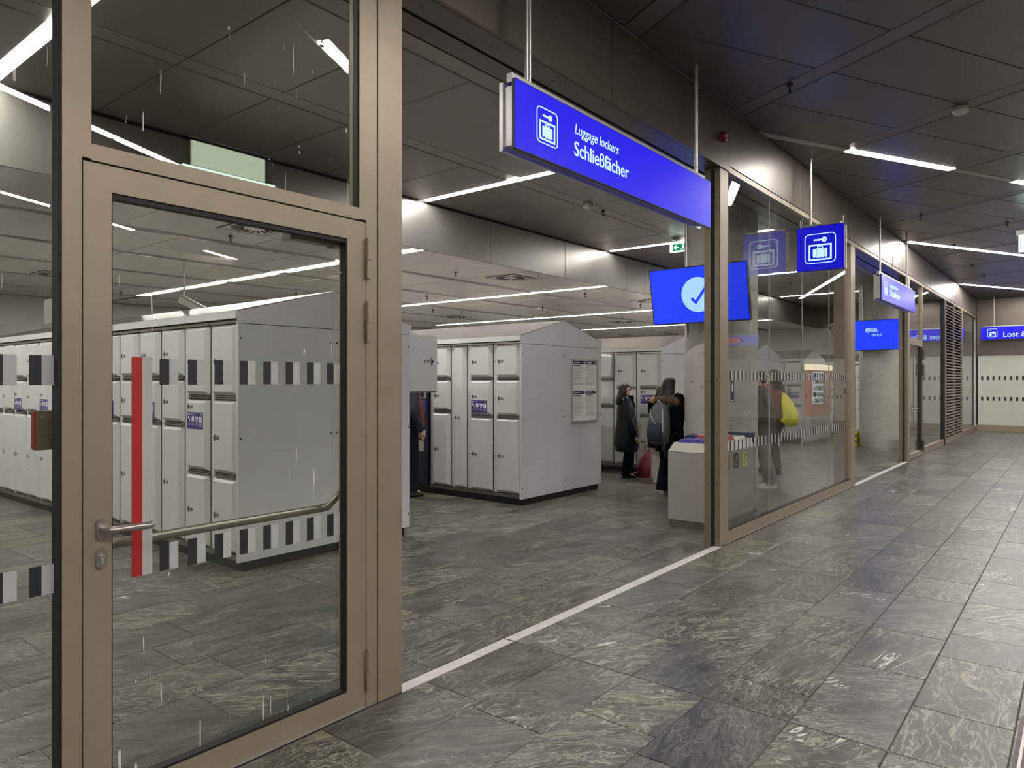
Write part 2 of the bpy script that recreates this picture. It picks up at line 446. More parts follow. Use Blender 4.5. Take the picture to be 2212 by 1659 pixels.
def score(t):
    c0 = ((t[0] + t[1]) / 2, (t[2] + t[3]) / 2, 0)
    best = 0
    for q in (c0, (t[0], t[2], 0), (t[1], t[2], 0), (t[0], t[3], 0), (t[1], t[3], 0)):
        p = pix(q)
        if p and -60 < p[0] < 2270 and p[1] < 1720: best = max(best, (t[1] - t[0]) * (t[3] - t[2]) / p[2] ** 3)
    return best
tiles.sort(key=score, reverse=True)
def tile_bm(b, t, g=.0022, c=.0025, zb=-.02):
    x0, x1, y0, y1 = t[0] + g, t[1] - g, t[2] + g, t[3] - g
    b.add([(x0, y0, zb), (x1, y0, zb), (x1, y1, zb), (x0, y1, zb), (x0, y0, -c), (x1, y0, -c), (x1, y1, -c), (x0, y1, -c),
           (x0 + c, y0 + c, 0), (x1 - c, y0 + c, 0), (x1 - c, y1 - c, 0), (x0 + c, y1 - c, 0)],
          [(0, 1, 5, 4), (1, 2, 6, 5), (2, 3, 7, 6), (3, 0, 4, 7), (4, 5, 9, 8), (5, 6, 10, 9), (6, 7, 11, 10), (7, 4, 8, 11), (8, 9, 10, 11)])
for t in tiles[:285]:
    b = MB(); tile_bm(b, t); b.build('floor_tile', M['stone'], fl)
groups = {}
for t in tiles[285:]:
    groups.setdefault(random.randrange(9), MB()); tile_bm(groups[random.choice(list(groups))], t)
for g in groups.values():
    o = g.build('far_floor_tiles', M['stone'], fl); o['kind'] = 'stuff'
# white marble threshold strips across the two openings
def threshold(xa, xb):
    th = thing('trim_1' if xa < 5 else 'trim_2', 'strip of white marble pieces let into the floor across the ' + ('near wide opening' if xa < 5 else 'far opening'), kind='structure')
    x = xa
    while x < xb - .05:
        x2 = min(xb, x + random.choice([.5, .62, .58]))
        if x < 3.42 < x2: x2 = 3.42
        b = MB(); tile_bm(b, (x, x2, 2.738, 2.820), .002, .003); b.build('marble_piece', M['marble'], th)
        x = x2
threshold(2.5, 6.64); threshold(11.83, 16.02)
ej = MB(); ej.box(3.412, 3.428, -1.5, 5.3, -.004, .0015); ej.box(3.416, 3.424, -1.5, 5.3, .0012, .0022, 1)
tag(ej.build('trim_3', [M['steel'], M['black']], None), 'thin metal expansion joint crossing the floor', kind='structure')
# dark metal floor channel at the camera's right
ch = thing('floor_channel', 'dark metal drain cover set into the hall floor at the bottom right corner', 'drain cover', (3.8, .12, 0))
box('cover_plate', mat('dark_bronze_plate', (.075, .055, .055), .45, .5, .15, 20), ch, 2.6, 4.17, .03, .235, .0, .006)
for yy in (.045, .205): box('edge_rail', M['steel'], ch, 2.6, 4.17, yy, yy + .012, .006, .009)

# ------------------------------------------------------------------ walls and hidden shell
def wallbox(name, m, x0, x1, y0, y1, z0, z1, lab):
    return tag(box(name, m, None, x0, x1, y0, y1, z0, z1), lab, kind='structure')
wallbox('wall_back', M['wall'], XL, XR, YW, YW + .2, 0, ZL + .4, 'off-white back wall of the locker room')
wallbox('wall_left', M['wall'], XL - .2, XL, YH, YW + .2, 0, ZH + .3, 'off-white left wall')
wallbox('wall_hall', M['fascia'], XL, XE + .2, YH - .2, YH, 0, ZH + .3, 'bronze clad far side wall of the hall, behind the camera')
wr = thing('wall_right', 'end wall of the locker room, white below and bronze panels above', kind='structure')
box('lower_wall', M['wall'], wr, XR, XR + .2, 2.95, YW, 0, ZL + .02)
y = 2.95
while y < YB:
    box('panel', M['fascia'], wr, XR - .02, XR + .2, y + .004, min(y + .98, YB) - .004, ZL + .03, ZC - .004); y += .98
# ------------------------------------------------------------------ ceilings
def panel_bm(b, poly, z, c=.006, t=.02, m=0):
    """ceiling panel, chamfered lower edge; poly counter-clockwise"""
    n = len(poly); cx = sum(p[0] for p in poly) / n; cy = sum(p[1] for p in poly) / n
    inn = []
    for i in range(n):
        p = Vector(poly[i]); d = Vector((cx, cy)) - p
        inn.append(p + d.normalized() * min(c * 1.5, d.length * .3))
    vs = [(p[0], p[1], z + t) for p in poly] + [(p[0], p[1], z + c) for p in poly] + [(p[0], p[1], z) for p in inn]
    fs = [tuple(range(n))]
    for r in (0, 1):
        for i in range(n):
            k = (i + 1) % n; fs.append((r * n + i, r * n + k, (r + 1) * n + k, (r + 1) * n + i))
    fs.append(tuple(range(2 * n, 3 * n)))
    b.add(vs, fs, m)
# high room ceiling
hc = box('ceiling_room_high', M['back'], None, XL, XR, 2.95, YB, ZC + .05, ZC + .12)
tag(hc, 'dark metal panel ceiling of the locker room near the shopfront', kind='structure')
XLI = [1.80 + 4.74 * k - (0.0 if k < 2 else .02) for k in range(-1, 5)]
XLI = [-2.9, 1.80, 6.64, 11.33, 16.0, 20.45]
def xcuts():
    cs = [];
    xs = sorted(XLI + [XL, XR])
    for a, b in zip(xs[:-1], xs[1:]):
        n = max(1, round((b - a) / .79)); cs += [a + (b - a) * i / n for i in range(n)]
    return cs + [XR]
XC = xcuts()
ystr = [3.62, 3.82, 5.18, 5.37, 6.70]
def prow(parent, name, y0, y1, z, m, x0=XL, x1=XR, g=.004):
    for a, b in zip(XC[:-1], XC[1:]):
        ga = .055 if any(abs(a - q) < .01 for q in XLI) else g
        gb = .055 if any(abs(b - q) < .01 for q in XLI) else g
        bm = MB(); panel_bm(bm, [(a + ga, y0 + g), (b - gb, y0 + g), (b - gb, y1 - g), (a + ga, y1 - g)], z); bm.build(name, m, parent)
def longstrip(parent, y0, y1, z, m):
    for a, b in zip(XC[:-1:3], XC[3::3]):
        bm = MB(); panel_bm(bm, [(a + .003, y0), (b - .003, y0), (b - .003, y1), (a + .003, y1)], z + .004, .003); bm.build('perforated_strip', m, parent)
prow(hc, 'ceiling_panel', 3.16, 3.62, ZC, M['ceil']); longstrip(hc, 3.625, 3.815, ZC, M['strip'])
prow(hc, 'ceiling_panel', 3.82, 5.18, ZC, M['ceil']); longstrip(hc, 5.185, 5.365, ZC, M['strip'])
prow(hc, 'ceiling_panel', 5.37, 6.85, ZC, M['ceil'])
# lowered room ceiling
lc = box('ceiling_room_low', M['back'], None, XL, XR, YB + .02, YW, ZL + .05, ZL + .12)
tag(lc, 'lowered reflective metal panel ceiling deeper in the locker room', kind='structure')
y = YB + .03
XCs = XC; k = 0
while y < YW - .3:
    y1 = min(y + 1.5, YW)
    # beyond the first rows panels are told apart only along the light lines: longer panels
    if k == 0: prow(lc, 'ceiling_panel', y, y1, ZL, M['ceil_low'])
    else:
        XC = XCs[::2] if k % 2 else XCs[::2]
        XC = sorted(set(XC) | set(XLI) | {XL, XR})
        XC = [q for i, q in enumerate(XC) if i == 0 or q - XC[i - 1] > .3 or q in XLI]
        prow(lc, 'ceiling_panel', y, y1, ZL, M['ceil_low'])
        XC = XCs
    if y1 + .18 < YW: longstrip(lc, y1 + .005, y1 + .175, ZL, M['strip'])
    y = y1 + .18; k += 1
XC = XCs
# bulkhead between the two levels
bk = thing('trim_4', 'brushed metal bulkhead where the room ceiling steps down', kind='structure')
xs = [XL, 0.9, 4.1, 8.0, 9.95, 12.0, 12.75, 15.0, 17.4, 19.8, 22.2, XR - .02]
for a, b in zip(xs[:-1], xs[1:]):
    box('bulkhead_panel', M['bulk'], bk, a + .006, b - .006, YB, YB + .03, ZL, ZC - .03)
box('shadow_gap', M['black'], bk, XL, XR, YB + .012, YB + .03, ZL + .02, ZC + .02)
# hall ceiling, laid 27 degrees off the shopfront
RA = math.radians(-27)
U = Vector((math.cos(RA), math.sin(RA))); V2 = Vector((-math.sin(RA), math.cos(RA)))
def uv(u, v): return U * u + V2 * v
hh = box('ceiling_hall', M['back'], None, XL, XE, YH, YF + .01, ZH + .06, ZH + .14)
tag(hh, 'dark metal panel ceiling of the hall, its grid turned against the shopfront', kind='structure')
def clip(poly, f):
    out = []
    for i in range(len(poly)):
        a, b = poly[i], poly[(i + 1) % len(poly)]
        fa, fb = f(a), f(b)
        if fa >= 0: out.append(a)
        if (fa >= 0) != (fb >= 0): out.append(a + (b - a) * (fa / (fa - fb)))
    return out
def clipall(poly):
    for f in (lambda p: YF - .004 - p[1], lambda p: p[1] - YH - .01, lambda p: p[0] - XL - .01, lambda p: XE - .01 - p[0]):
        poly = clip(poly, f)
        if len(poly) < 3: return None
    return poly
VL = [12.87, 9.41, 5.97, 2.34, -.95, -4.23, -7.5, -10.8]       # lamp rows
vc = []
for a, b in zip(sorted(VL)[:-1], sorted(VL)[1:]): vc += [a + (b - a) * i / 5 for i in range(5)]
vc = [-12.9, -12.2, -11.5] + vc + [12.87, 13.55, 14.23, 14.9]
rest = MB(); nvis = 0
for iu in range(-8, 20):
    ua, ub = 5.0 + 1.91 * iu + .1, 5.0 + 1.91 * (iu + 1) - .1
    for va, vb in zip(vc[:-1], vc[1:]):
        ga = .06 if any(abs(va - q) < .01 for q in VL) else .004
        gb = .06 if any(abs(vb - q) < .01 for q in VL) else .004
        poly = clipall([uv(ua + .004, va + ga), uv(ub - .004, va + ga), uv(ub - .004, vb - gb), uv(ua + .004, vb - gb)])
        if not poly: continue
        c0 = sum(poly, Vector((0, 0))) / len(poly)
        p = pix((c0.x, c0.y, ZH))
        if p and -200 < p[0] < 2400 and p[1] > -150 and nvis < 290:
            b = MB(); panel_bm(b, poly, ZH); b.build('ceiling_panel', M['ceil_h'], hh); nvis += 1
        else: panel_bm(rest, poly, ZH)
    poly = clipall([uv(ub + .004, vc[0]), uv(ub + .196, vc[0]), uv(ub + .196, vc[-1]), uv(ub + .004, vc[-1])])
    if poly:
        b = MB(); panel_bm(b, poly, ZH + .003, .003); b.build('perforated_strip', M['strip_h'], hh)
o = rest.build('ceiling_panels_out_of_view', M['ceil_h'], hh); o['kind'] = 'stuff'

# ------------------------------------------------------------------ linear lamps
def lamp_line(name, label, group, p0, p1, z, segs, wd, lit, loc=None):
    """p0->p1 plan points of the housing; segs = list of (t0,t1,lit) in metres along it"""
    p0 = Vector(p0); d = (Vector(p1) - p0); L = d.length; d.normalize(); n = Vector((-d.y, d.x))
    t = thing(name, label, 'ceiling light', (p0.x + d.x * L / 2, p0.y + d.y * L / 2, z), group)
    def bar(t0, t1, w, z0, z1):
        a, b = p0 + d * t0, p0 + d * t1
        bm = MB(); bm.hexa([(*(a - n * w), z0), (*(b - n * w), z0), (*(b + n * w), z0), (*(a + n * w), z0), (*(a - n * w), z1), (*(b - n * w), z1), (*(b + n * w), z1), (*(a + n * w), z1)])
        return bm
    bar(0, L, wd / 2 + .006, z + .02, z + .05).build('housing', M['lamp_off'], t)
    for a, b, on in segs:
        o = bar(a + .01, b - .01, wd / 2, z - .002, z + .019).build('diffuser' if on else 'blank_cover', lit if on else M['lamp_off'], t)
    return t
def room_lamp(x, y0, y1, z, label, cuts=()):
    ys = [y0] + list(cuts) + [y1]
    lamp_line('linear_light', label, 'lamp lines on the locker room ceiling', (x, y0), (x, y1), z, [(a - y0, b - y0, True) for a, b in zip(ys[:-1], ys[1:])], .085, M['lamp_in'])
hl = ['first', 'second', 'third', 'fourth', 'fifth']
room_lamp(-2.9, 3.9, 6.8, ZC, 'white line of light on the high room ceiling, left of the picture')
room_lamp(1.80, 3.9, 6.8, ZC, 'white line of light seen through the left sidelight, nearest of the room lamps')
room_lamp(6.64, 3.85, 6.82, ZC, 'white line of light on the high ceiling below the large blue sign')
room_lamp(11.33, 3.85, 6.80, ZC, 'white line of light on the high ceiling ending at the green exit sign')
room_lamp(16.0, 4.2, 5.9, ZC, 'short white line of light on the high ceiling beside the near display')
room_lamp(20.45, 3.85, 6.7, ZC, 'white line of light on the high ceiling behind the small square sign')
room_lamp(1.80, 7.3, 15.1, ZL, 'added line of light on the low ceiling, out of view to the left', (9.2, 11.1, 13.0))  # outside the view, put in for the light it gives
room_lamp(6.55, 6.92, 15.1, ZL, 'white line of light on the low ceiling between the first two locker banks', (8.36, 10.91, 13.0))
room_lamp(11.28, 6.88, 13.2, ZL, 'white line of light on the low ceiling above the second locker bank', (8.41, 9.83, 11.93))
room_lamp(15.85, 8.25, 15.75, ZL, 'white line of light on the low ceiling left of the near display', (10.85, 12.2, 14.0))
room_lamp(20.4, 7.0, 15.6, ZL, 'white line of light on the low ceiling beyond the third locker bank, lengthened for brightness', (9.0, 10.5, 12.0, 13.8))  # real lamp, both ends drawn out to brighten the walls behind
room_lamp(-2.9, 7.3, 15.1, ZL, 'white line of light on the low ceiling at the far left', (9.2, 11.1, 13.0))
def hall_lamp(v, u0, u1, segs, label):
    a, b = uv(u0, v), uv(u1, v)
    lamp_line('linear_light', label, 'lamp lines on the hall ceiling', a, b, ZH, [(s0 - u0, s1 - u0, on) for s0, s1, on in segs], .10, M['lamp_hall'])
hall_lamp(5.97, 5.15, 16.4, [(5.15, 6.97, 0), (6.97, 8.2, 1), (8.2, 8.82, 1), (8.82, 10.1, 0), (10.1, 12, 1), (12, 14, 1), (14, 16.4, 1)], 'line of light on the hall ceiling, partly unlit, nearest in the picture')
hall_lamp(9.41, 12.62, 22, [(12.62, 15.1, 1), (15.1, 15.7, 1), (15.7, 18, 1), (18, 22, 1)], 'line of light on the hall ceiling above the second hanging sign')
hall_lamp(12.87, 19.55, 25, [(19.55, 22.5, 1), (22.5, 25, 1)], 'line of light on the hall ceiling farthest away, before the end wall')
hall_lamp(2.34, 2.69, 14, [(2.69, 4.7, 1), (4.7, 6.6, 0), (6.6, 8.8, 1), (8.8, 11, 0), (11, 14, 1)], 'line of light on the hall ceiling behind the camera, mirrored in the door glass')
hall_lamp(-.95, -2.5, 10, [(-2.5, 0, 1), (0, 2.2, 1), (2.2, 4.28, 1), (4.32, 6.6, 1), (6.6, 8.5, 0), (8.5, 10, 1)], 'second line of light on the hall ceiling behind the camera')
hall_lamp(-4.23, 0, 12.5, [(0, 2, 1), (2, 5.8, 0), (5.8, 6.4, 1), (6.43, 8.48, 1), (8.48, 10.5, 0), (10.5, 12.5, 1)], 'third line of light on the hall ceiling behind the camera')
hall_lamp(-7.5, 0, 10, [(0, 4, 1), (4, 7, 0), (7, 10, 1)], 'unseen fourth line of light behind the camera, added to light the hall')  # row added beyond the mirrored ones to light the hall

# ------------------------------------------------------------------ fascia and shopfront
fa = thing('wall_fascia', 'bronze panel fascia above the shopfront', kind='structure')
fx = [XL, -2.4, 0.0, 2.3, 4.58, 6.822, 9.157, 11.4, 12.69, 14.02, 16.2, 18.6, 21.09, 24.1, XE]
for a, b in zip(fx[:-1], fx[1:]):
    z0 = ZS if b <= 6.83 else ZS + .055
    bm = MB(); bm.box(a + .003, b - .003, YF - .012, YF + .02, z0 + .002, ZH - .012); bm.build('fascia_panel', M['fascia'], fa)
    if b > 6.83: box('head_trim', M['bronze'], fa, a, b, YF - .004, YF + .06, ZS - .002, ZS + .051)
box('soffit', M['fascia'], fa, XL, 16.2, YF + .02, 2.945, ZS, ZS + .03)
box('soffit_inner', M['fascia'], fa, XL, 16.2, 2.972, 3.14, ZS, ZS + .03)
box('shadow_gap', M['black'], fa, XL, XE, YF + .02, 3.14, ZS + .03, ZS + .06)
box('back_panel', M['fascia'], fa, XL, XR, 3.13, 3.15, ZS, ZC + .05)
for x in (2.75, 3.35, 4.0, 5.1, 6.1):
    b = MB(); b.cyl((x, 2.86, ZS - .002), (x, 2.86, ZS + .004), .006, 8); b.build('screw', M['black'], fa)

def post(name, label, x0, x1, y1, tracks=False, gasket=False):
    p = thing(name, label, kind='structure', loc=(x0, YF, 0))
    if not tracks:
        box('post_body', M['bronze'], p, x0, x1, YF, y1, 0, ZS)
    else:
        box('post_body', M['bronze'], p, x0, x1, YF, y1, 0, ZS)
        for a, b, mm in ((YF + .012, YF + .052, 'bronze2'), (YF + .095, YF + .15, 'bronze2')):
            bm = MB(); bm.box(x0 - .012, x0, a, b, 0, ZS - .01)
            bm.build('guide_rail', M[mm], p)
        box('guide_slot', M['black'], p, x0 - .003, x0, YF + .052, YF + .095, 0, ZS - .01)
        z = .1
        while z < 3.6:
            for yy in (YF + .032, YF + .11):
                b = MB(); b.cyl((x0 - .0125, yy, z), (x0 - .015, yy, z), .005, 8); b.build('screw', M['black'], p)
            z += .5
    return p
p1 = post('trim_post_1', 'wide bronze post between the glass door and the opening', 2.345, 2.503, 2.87)
for z in (.5, .62, 1.1, 2.36, 2.74, 3.35):
    b = MB(); b.cyl((2.37, YF - .001, z), (2.37, YF + .002, z), .004, 8); b.build('screw', M['steel'], p1)
post('trim_post_2', 'bronze post with guide rails at the right of the near opening', 6.63, 6.822, 2.91, True)
post('trim_post_3', 'bronze post between the glass wall and the far opening', 11.57, 11.82, 2.99)
post('trim_post_4', 'bronze post with guide rails at the right of the far opening', 16.02, 16.22, 2.91, True)

YG = YF + .042     # glass plane of the shopfront
def pane(name, m, par, x0, x1, z0, z1, y=None):
    y = YG if y is None else y
    return box(name, m, par, x0, x1, y, y + .005, z0, z1)
def decal(par, x0, x1, z0, z1, m, y=None, name='marking_square'):
    y = (YG if y is None else y) - .0012
    return box(name, m, par, x0, x1, y, y + .001, z0, z1)
# door_1 : the near glass door with its frame, transom light and hardware
d1 = thing('door_1', 'bronze framed glass door with lever handle and transom light above', kind='structure', loc=(1.0, YF, 0))
box('frame_left', M['bronze'], d1, .937, .999, YF, YF + .075, 0, ZS)
box('frame_left', M['bronze'], d1, .999, 1.03, YF, YF + .075, 2.392, ZS)
box('frame_right', M['bronze'], d1, 2.271, 2.336, YF, YF + .075, 0, ZS)
box('frame_right', M['bronze'], d1, 2.228, 2.271, YF, YF + .075, 2.392, ZS)
box('transom', M['bronze'], d1, 1.03, 2.228, YF, YF + .075, 2.387, 2.445)
box('shadow_gap', M['black'], d1, .997, 2.273, YF + .02, YF + .07, 2.379, 2.389)
box('shadow_gap', M['black'], d1, .998, 1.004, YF + .02, YF + .07, 0.03, 2.385)
box('shadow_gap', M['black'], d1, 2.266, 2.272, YF + .02, YF + .07, 0.03, 2.385)
box('shadow_gap', M['black'], d1, 2.336, 2.345, YF + .01, YF + .075, 0, ZS)
# leaf as one mitred frame each side
box('stile', M['bronze'], d1, 1.004, 1.098, YF + .001, YF + .066, .012, 2.380)
box('stile', M['bronze'], d1, 2.156, 2.266, YF + .001, YF + .066, .012, 2.380)
box('rail', M['bronze'], d1, 1.098, 2.156, YF + .001, YF + .066, 2.285, 2.380)
box('rail', M['bronze'], d1, 1.098, 2.156, YF + .001, YF + .066, .012, .112)
box('drip_bar', M['alu'], d1, 1.01, 2.26, YF - .006, YF + .01, .004, .011)
gk = MB()
gk.box(1.098, 2.156, YF + .008, YF + .05, 2.266, 2.285); gk.box(1.098, 2.156, YF + .008, YF + .05, .112, .122); gk.box(2.148, 2.156, YF + .008, YF + .045, .122, 2.266); gk.box(1.098, 1.104, YF + .008, YF + .05, .122, 2.266)
gk.build('gasket', M['black'], d1)
gk = MB(); gk.box(2.222, 2.228, YF + .008, YF + .045, 2.445, ZS); gk.box(1.03, 1.034, YF + .008, YF + .05, 2.445, ZS)
gk.build('gasket', M['black'], d1)
lp = pane('pane', M['glass_d'], d1, 1.104, 2.148, .122, 2.266)
pane('transom_pane', M['glass_d'], d1, 1.034, 2.222, 2.446, ZS)
def dsq(x0, w_, z0, z1, mm): decal(lp, x0, x0 + w_, z0, z1, mm)
dsq(1.184, .039, .865, 1.694, M['decal_r']); dsq(1.223, .037, .865, 1.694, M['decal_w'])
for k in range(9):
    x = 1.288 + .1115 * k
    for z0, z1 in ((.867, .972), (1.588, 1.688)):
        if x + .037 < 2.143: dsq(x, .037, z0, z1, M['decal_b'])
        if x + .074 < 2.143: dsq(x + .037, .036, z0, z1, M['decal_w'])
# hinges
for z in (2.2, 1.89, .185):
    b = MB(); b.cyl((2.272, YF - .012, z - .095), (2.272, YF - .012, z - .005), .0125, 12); b.cyl((2.275, YF - .011, z - .003), (2.275, YF - .011, z + .095), .0145, 12)
    b.box(2.262, 2.29, YF - .01, YF + .004, z + .005, z + .09)
    b.cyl((2.275, YF - .011, z + .095), (2.275, YF - .011, z + .104), .008, 10)
    h = b.build('hinge', M['bronze'], d1)
# lever handle
def oval(cx, cz, w_, h_, n=8):
    return rrect(cx - w_, cx + w_, cz - h_, cz + h_, w_ * .98, n)
b = MB(); b.prism(oval(1.060, 1.073, .017, .038), lambda x, z: (x, YF + .001, z), lambda x, z: (x, YF - .010, z)); ro = b.build('handle_rosette', M['steel'], d1)
b = MB(); b.tube([(1.062, YF - .008, 1.073), (1.064, YF - .03, 1.073), (1.070, YF - .05, 1.073), (1.083, YF - .058, 1.073), (1.11, YF - .06, 1.073), (1.205, YF - .058, 1.070), (1.215, YF - .052, 1.070), (1.219, YF - .038, 1.072)], [.0125, .0125, .013, .0125, .0125, .0125, .0125, .0115], 14)
b.build('lever', M['steel'], d1)
b = MB(); b.prism(oval(1.060, .968, .017, .037), lambda x, z: (x, YF + .001, z), lambda x, z: (x, YF - .009, z)); rk = b.build('key_rosette', M['steel'], d1)
b = MB(); b.cyl((1.061, YF - .008, .976), (1.061, YF - .016, .976), .0085, 14); b.box(1.0565, 1.0655, YF - .014, YF - .008, .952, .972); ky = b.build('key_cylinder', M['alu'], d1)
b = MB(); b.box(1.0600, 1.0622, YF - .0166, YF - .0155, .970, .981); b.build('key_slot', M['black'], d1)
# panic bar on the room side
b = MB(); b.tube([(1.06, 2.875, .985), (2.115, 2.875, .988)], [(.012, .019)] * 2, 10); b.build('push_bar', M['steel_bar'], d1)
b = MB(); b.tube([(2.10, 2.875, .988), (2.135, 2.872, .992), (2.175, 2.862, 1.03), (2.215, 2.85, 1.075), (2.26, 2.83, 1.10)], [(.013, .021), (.014, .022), (.012, .018), (.012, .018), (.014, .02)], 10); b.build('push_bar_arm', M['steel_bar'], d1)
b = MB(); b.box(2.205, 2.262, YF + .066, 2.85, .98, 1.16); b.build('push_bar_mount', M['bronze2'], d1)
b = MB(); b.box(1.01, 1.07, YF + .066, 2.87, .93, 1.06); b.build('push_bar_mount', M['bronze2'], d1)
# closer under the head, room side
b = MB(); b.box(1.90, 2.25, YF + .068, YF + .125, 2.255, 2.30); b.box(1.885, 1.905, YF + .066, YF + .13, 2.25, 2.305); b.cyl((2.13, YF + .10, 2.245), (2.13, YF + .10, 2.256), .018, 12)
b.build('door_closer', M['plast_g'], d1)

# window_1 : sidelight left of the door
w1 = thing('window_1', 'tall glass sidelight left of the door', kind='structure', loc=(0, YF, 0))
p = pane('pane', M['glass_d'], w1, -1.4, .926, .1, ZS)
box('gasket', M['black'], w1, .926, .938, YF + .006, YF + .06, 0, ZS)
box('bottom_rail', M['bronze'], w1, -1.4, .926, YF, YF + .07, .0, .1)
for k in range(-12, 8):
    x = .851 + .1115 * (k - 7)
    if x < -1.3: continue
    for z0, z1 in ((.867, .968), (1.588, 1.691)):
        decal(p, x, x + .037, z0, z1, M['decal_b']); decal(p, x + .037, x + .076, z0, z1, M['decal_w'])
wl = thing('window_5', 'glass front farther left', kind='structure', loc=(-4, YF, 0))
pane('pane', M['glass'], wl, XL, -1.46, .1, ZS); box('mullion', M['bronze'], wl, -1.46, -1.4, YF, YF + .09, 0, ZS); box('bottom_rail', M['bronze'], wl, XL, -1.46, YF, YF + .07, 0, .1)

# window_2 : glass wall between the two openings
w2 = thing('window_2', 'frameless glass wall between the two openings with bands of white and black bars', kind='structure', loc=(6.83, YF, 0))
box('bottom_rail', M['bronze'], w2, 6.822, 11.57, YF + .002, YF + .07, .004, .118)
box('seal', M['black'], w2, 6.822, 11.57, YF + .012, YF + .06, .118, .128)
box('foot_trim', M['alu'], w2, 6.83, 11.55, YF - .003, YF + .002, .003, .008)
seams = [6.825, 8.134, 9.343, 10.561, 11.57]
for a, b in zip(seams[:-1], seams[1:]):
    gp = pane('pane', M['glass'], w2, a + .004, b - .004, .128, ZS)
    for z0, z1 in ((.895, .998), (1.611, 1.712)):
        mk = MB(); x = 6.968
        while x < 11.5:
            if a + .01 < x and x + .085 < b - .004:
                mk.box(x, x + .030, YG - .0014, YG - .0004, z0, z1, 0)
                mk.box(x + .030, x + .062, YG - .0014, YG - .0004, z0, z1, 1)
            x += .1085
        o = mk.build('marking_bars', [M['decal_b'], M['decal_w']], gp); o['kind'] = 'stuff'
    if a < 7 or a > 10:
        xx = 6.985 if a < 7 else 11.35
        st_ = MB(); st_.box(xx, xx + .09, YG - .0016, YG - .0004, 1.395, 1.607, 0)
        st_.prism(rrect(xx + .032, xx + .062, 1.50, 1.575, .012), lambda q, z: (q, YG - .0017, z), lambda q, z: (q, YG - .0022, z), 1)
        st_.prism(rrect(xx + .036, xx + .046, 1.56, 1.592, .004), lambda q, z: (q, YG - .0017, z), lambda q, z: (q, YG - .0022, z), 1)
        st_.box(xx + .02, xx + .07, YG - .0022, YG - .0017, 1.405, 1.415, 1)
        st_.build('door_sticker', [M['navy'], M['white']], gp)
for x in seams[1:-1]:
    box('joint', M['plast_g'], w2, x - .004, x + .004, YG, YG + .012, .128, ZS)
# door_2, window_3, louvre and window_4
d2 = thing('door_2', 'slender bronze framed glass door beyond the far opening', kind='structure', loc=(16.6, YF, 0))
box('frame', M['bronze'], d2, 16.22, 16.28, YF, YF + .07, 0, 2.5); box('frame', M['bronze2'], d2, 17.64, 17.69, YF, YF + .07, 0, ZS); box('stile', M['black'], d2, 17.50, 17.60, YF + .004, YF + .06, .01, 2.36)
box('rail', M['bronze'], d2, 16.28, 17.64, YF, YF + .07, 2.36, 2.5); box('rail', M['bronze'], d2, 16.28, 17.64, YF, YF + .07, .01, .12)
g2 = pane('pane', M['glass'], d2, 16.28, 17.5, .12, 2.36)
pane('transom_pane', M['glass'], d2, 16.22, 17.69, 2.5, ZS)
b = MB(); b.tube([(16.42, YF, 1.05), (16.42, YF - .06, 1.05), (16.75, YF - .06, 1.05)], .014, 8); b.box(16.38, 16.46, YF - .01, YF, .9, 1.13); b.build('lever', M['steel'], d2)
for z in (2.2, 1.85, .2):
    b = MB(); b.cyl((17.62, YF - .015, z - .12), (17.62, YF - .015, z + .12), .03, 10); b.build('hinge', M['fascia'], d2)
def bars(par, x0, x1, z0, z1, y, pitch=.16):
    x = x0
    while x < x1:
        decal(par, x, min(x + pitch * .4, x1), z0, z1, M['decal_b'], y); x += pitch
w3 = thing('window_3', 'glass panes left of the louvre', kind='structure', loc=(17.7, YF, 0))
box('bottom_rail', M['bronze'], w3, 17.69, 20.86, YF, YF + .07, 0, .15)
for a, b in ((17.69, 19.3), (19.3, 20.75)): pane('pane', M['glass'], w3, a, b - .01, .15, ZS)
box('mullion', M['black'], w3, 20.75, 20.9, YF, YF + .07, 0, ZS)
lv = thing('louvre', 'tall bronze louvre grille with horizontal blades in the shopfront', 'louvre', (22.5, YF, 0))
for a, b in ((20.9, 21.02), (22.42, 22.5), (24.0, 24.1)): box('louvre_frame', M['bronze'], lv, a, b, YF - .01, YF + .08, 0, ZS)
box('louvre_frame', M['bronze'], lv, 20.9, 24.1, YF, YF + .08, 0, .16)
box('backing', M['black'], lv, 20.95, 24.05, YF + .085, YF + .1, 0, ZS)
z = .2
while z < ZS - .08:
    for a, b in ((21.02, 22.42), (22.5, 24.0)):
        bm = MB(); bm.hexa([(a, YF - .008, z), (b, YF - .008, z), (b, YF + .05, z + .03), (a, YF + .05, z + .03), (a, YF - .008, z + .022), (b, YF - .008, z + .022), (b, YF + .05, z + .052), (a, YF + .05, z + .052)])
        bm.build('blade', M['louver'], lv)
    z += .078
w4 = thing('window_4', 'glass panes right of the louvre up to the end wall', kind='structure', loc=(24.1, YF, 0))
box('bottom_rail', M['bronze'], w4, 24.1, XE, YF, YF + .07, 0, .15)
for a, b in ((24.1, 25.8), (25.8, XE)): pane('pane', M['glass'], w4, a, b - .01, .15, ZS)
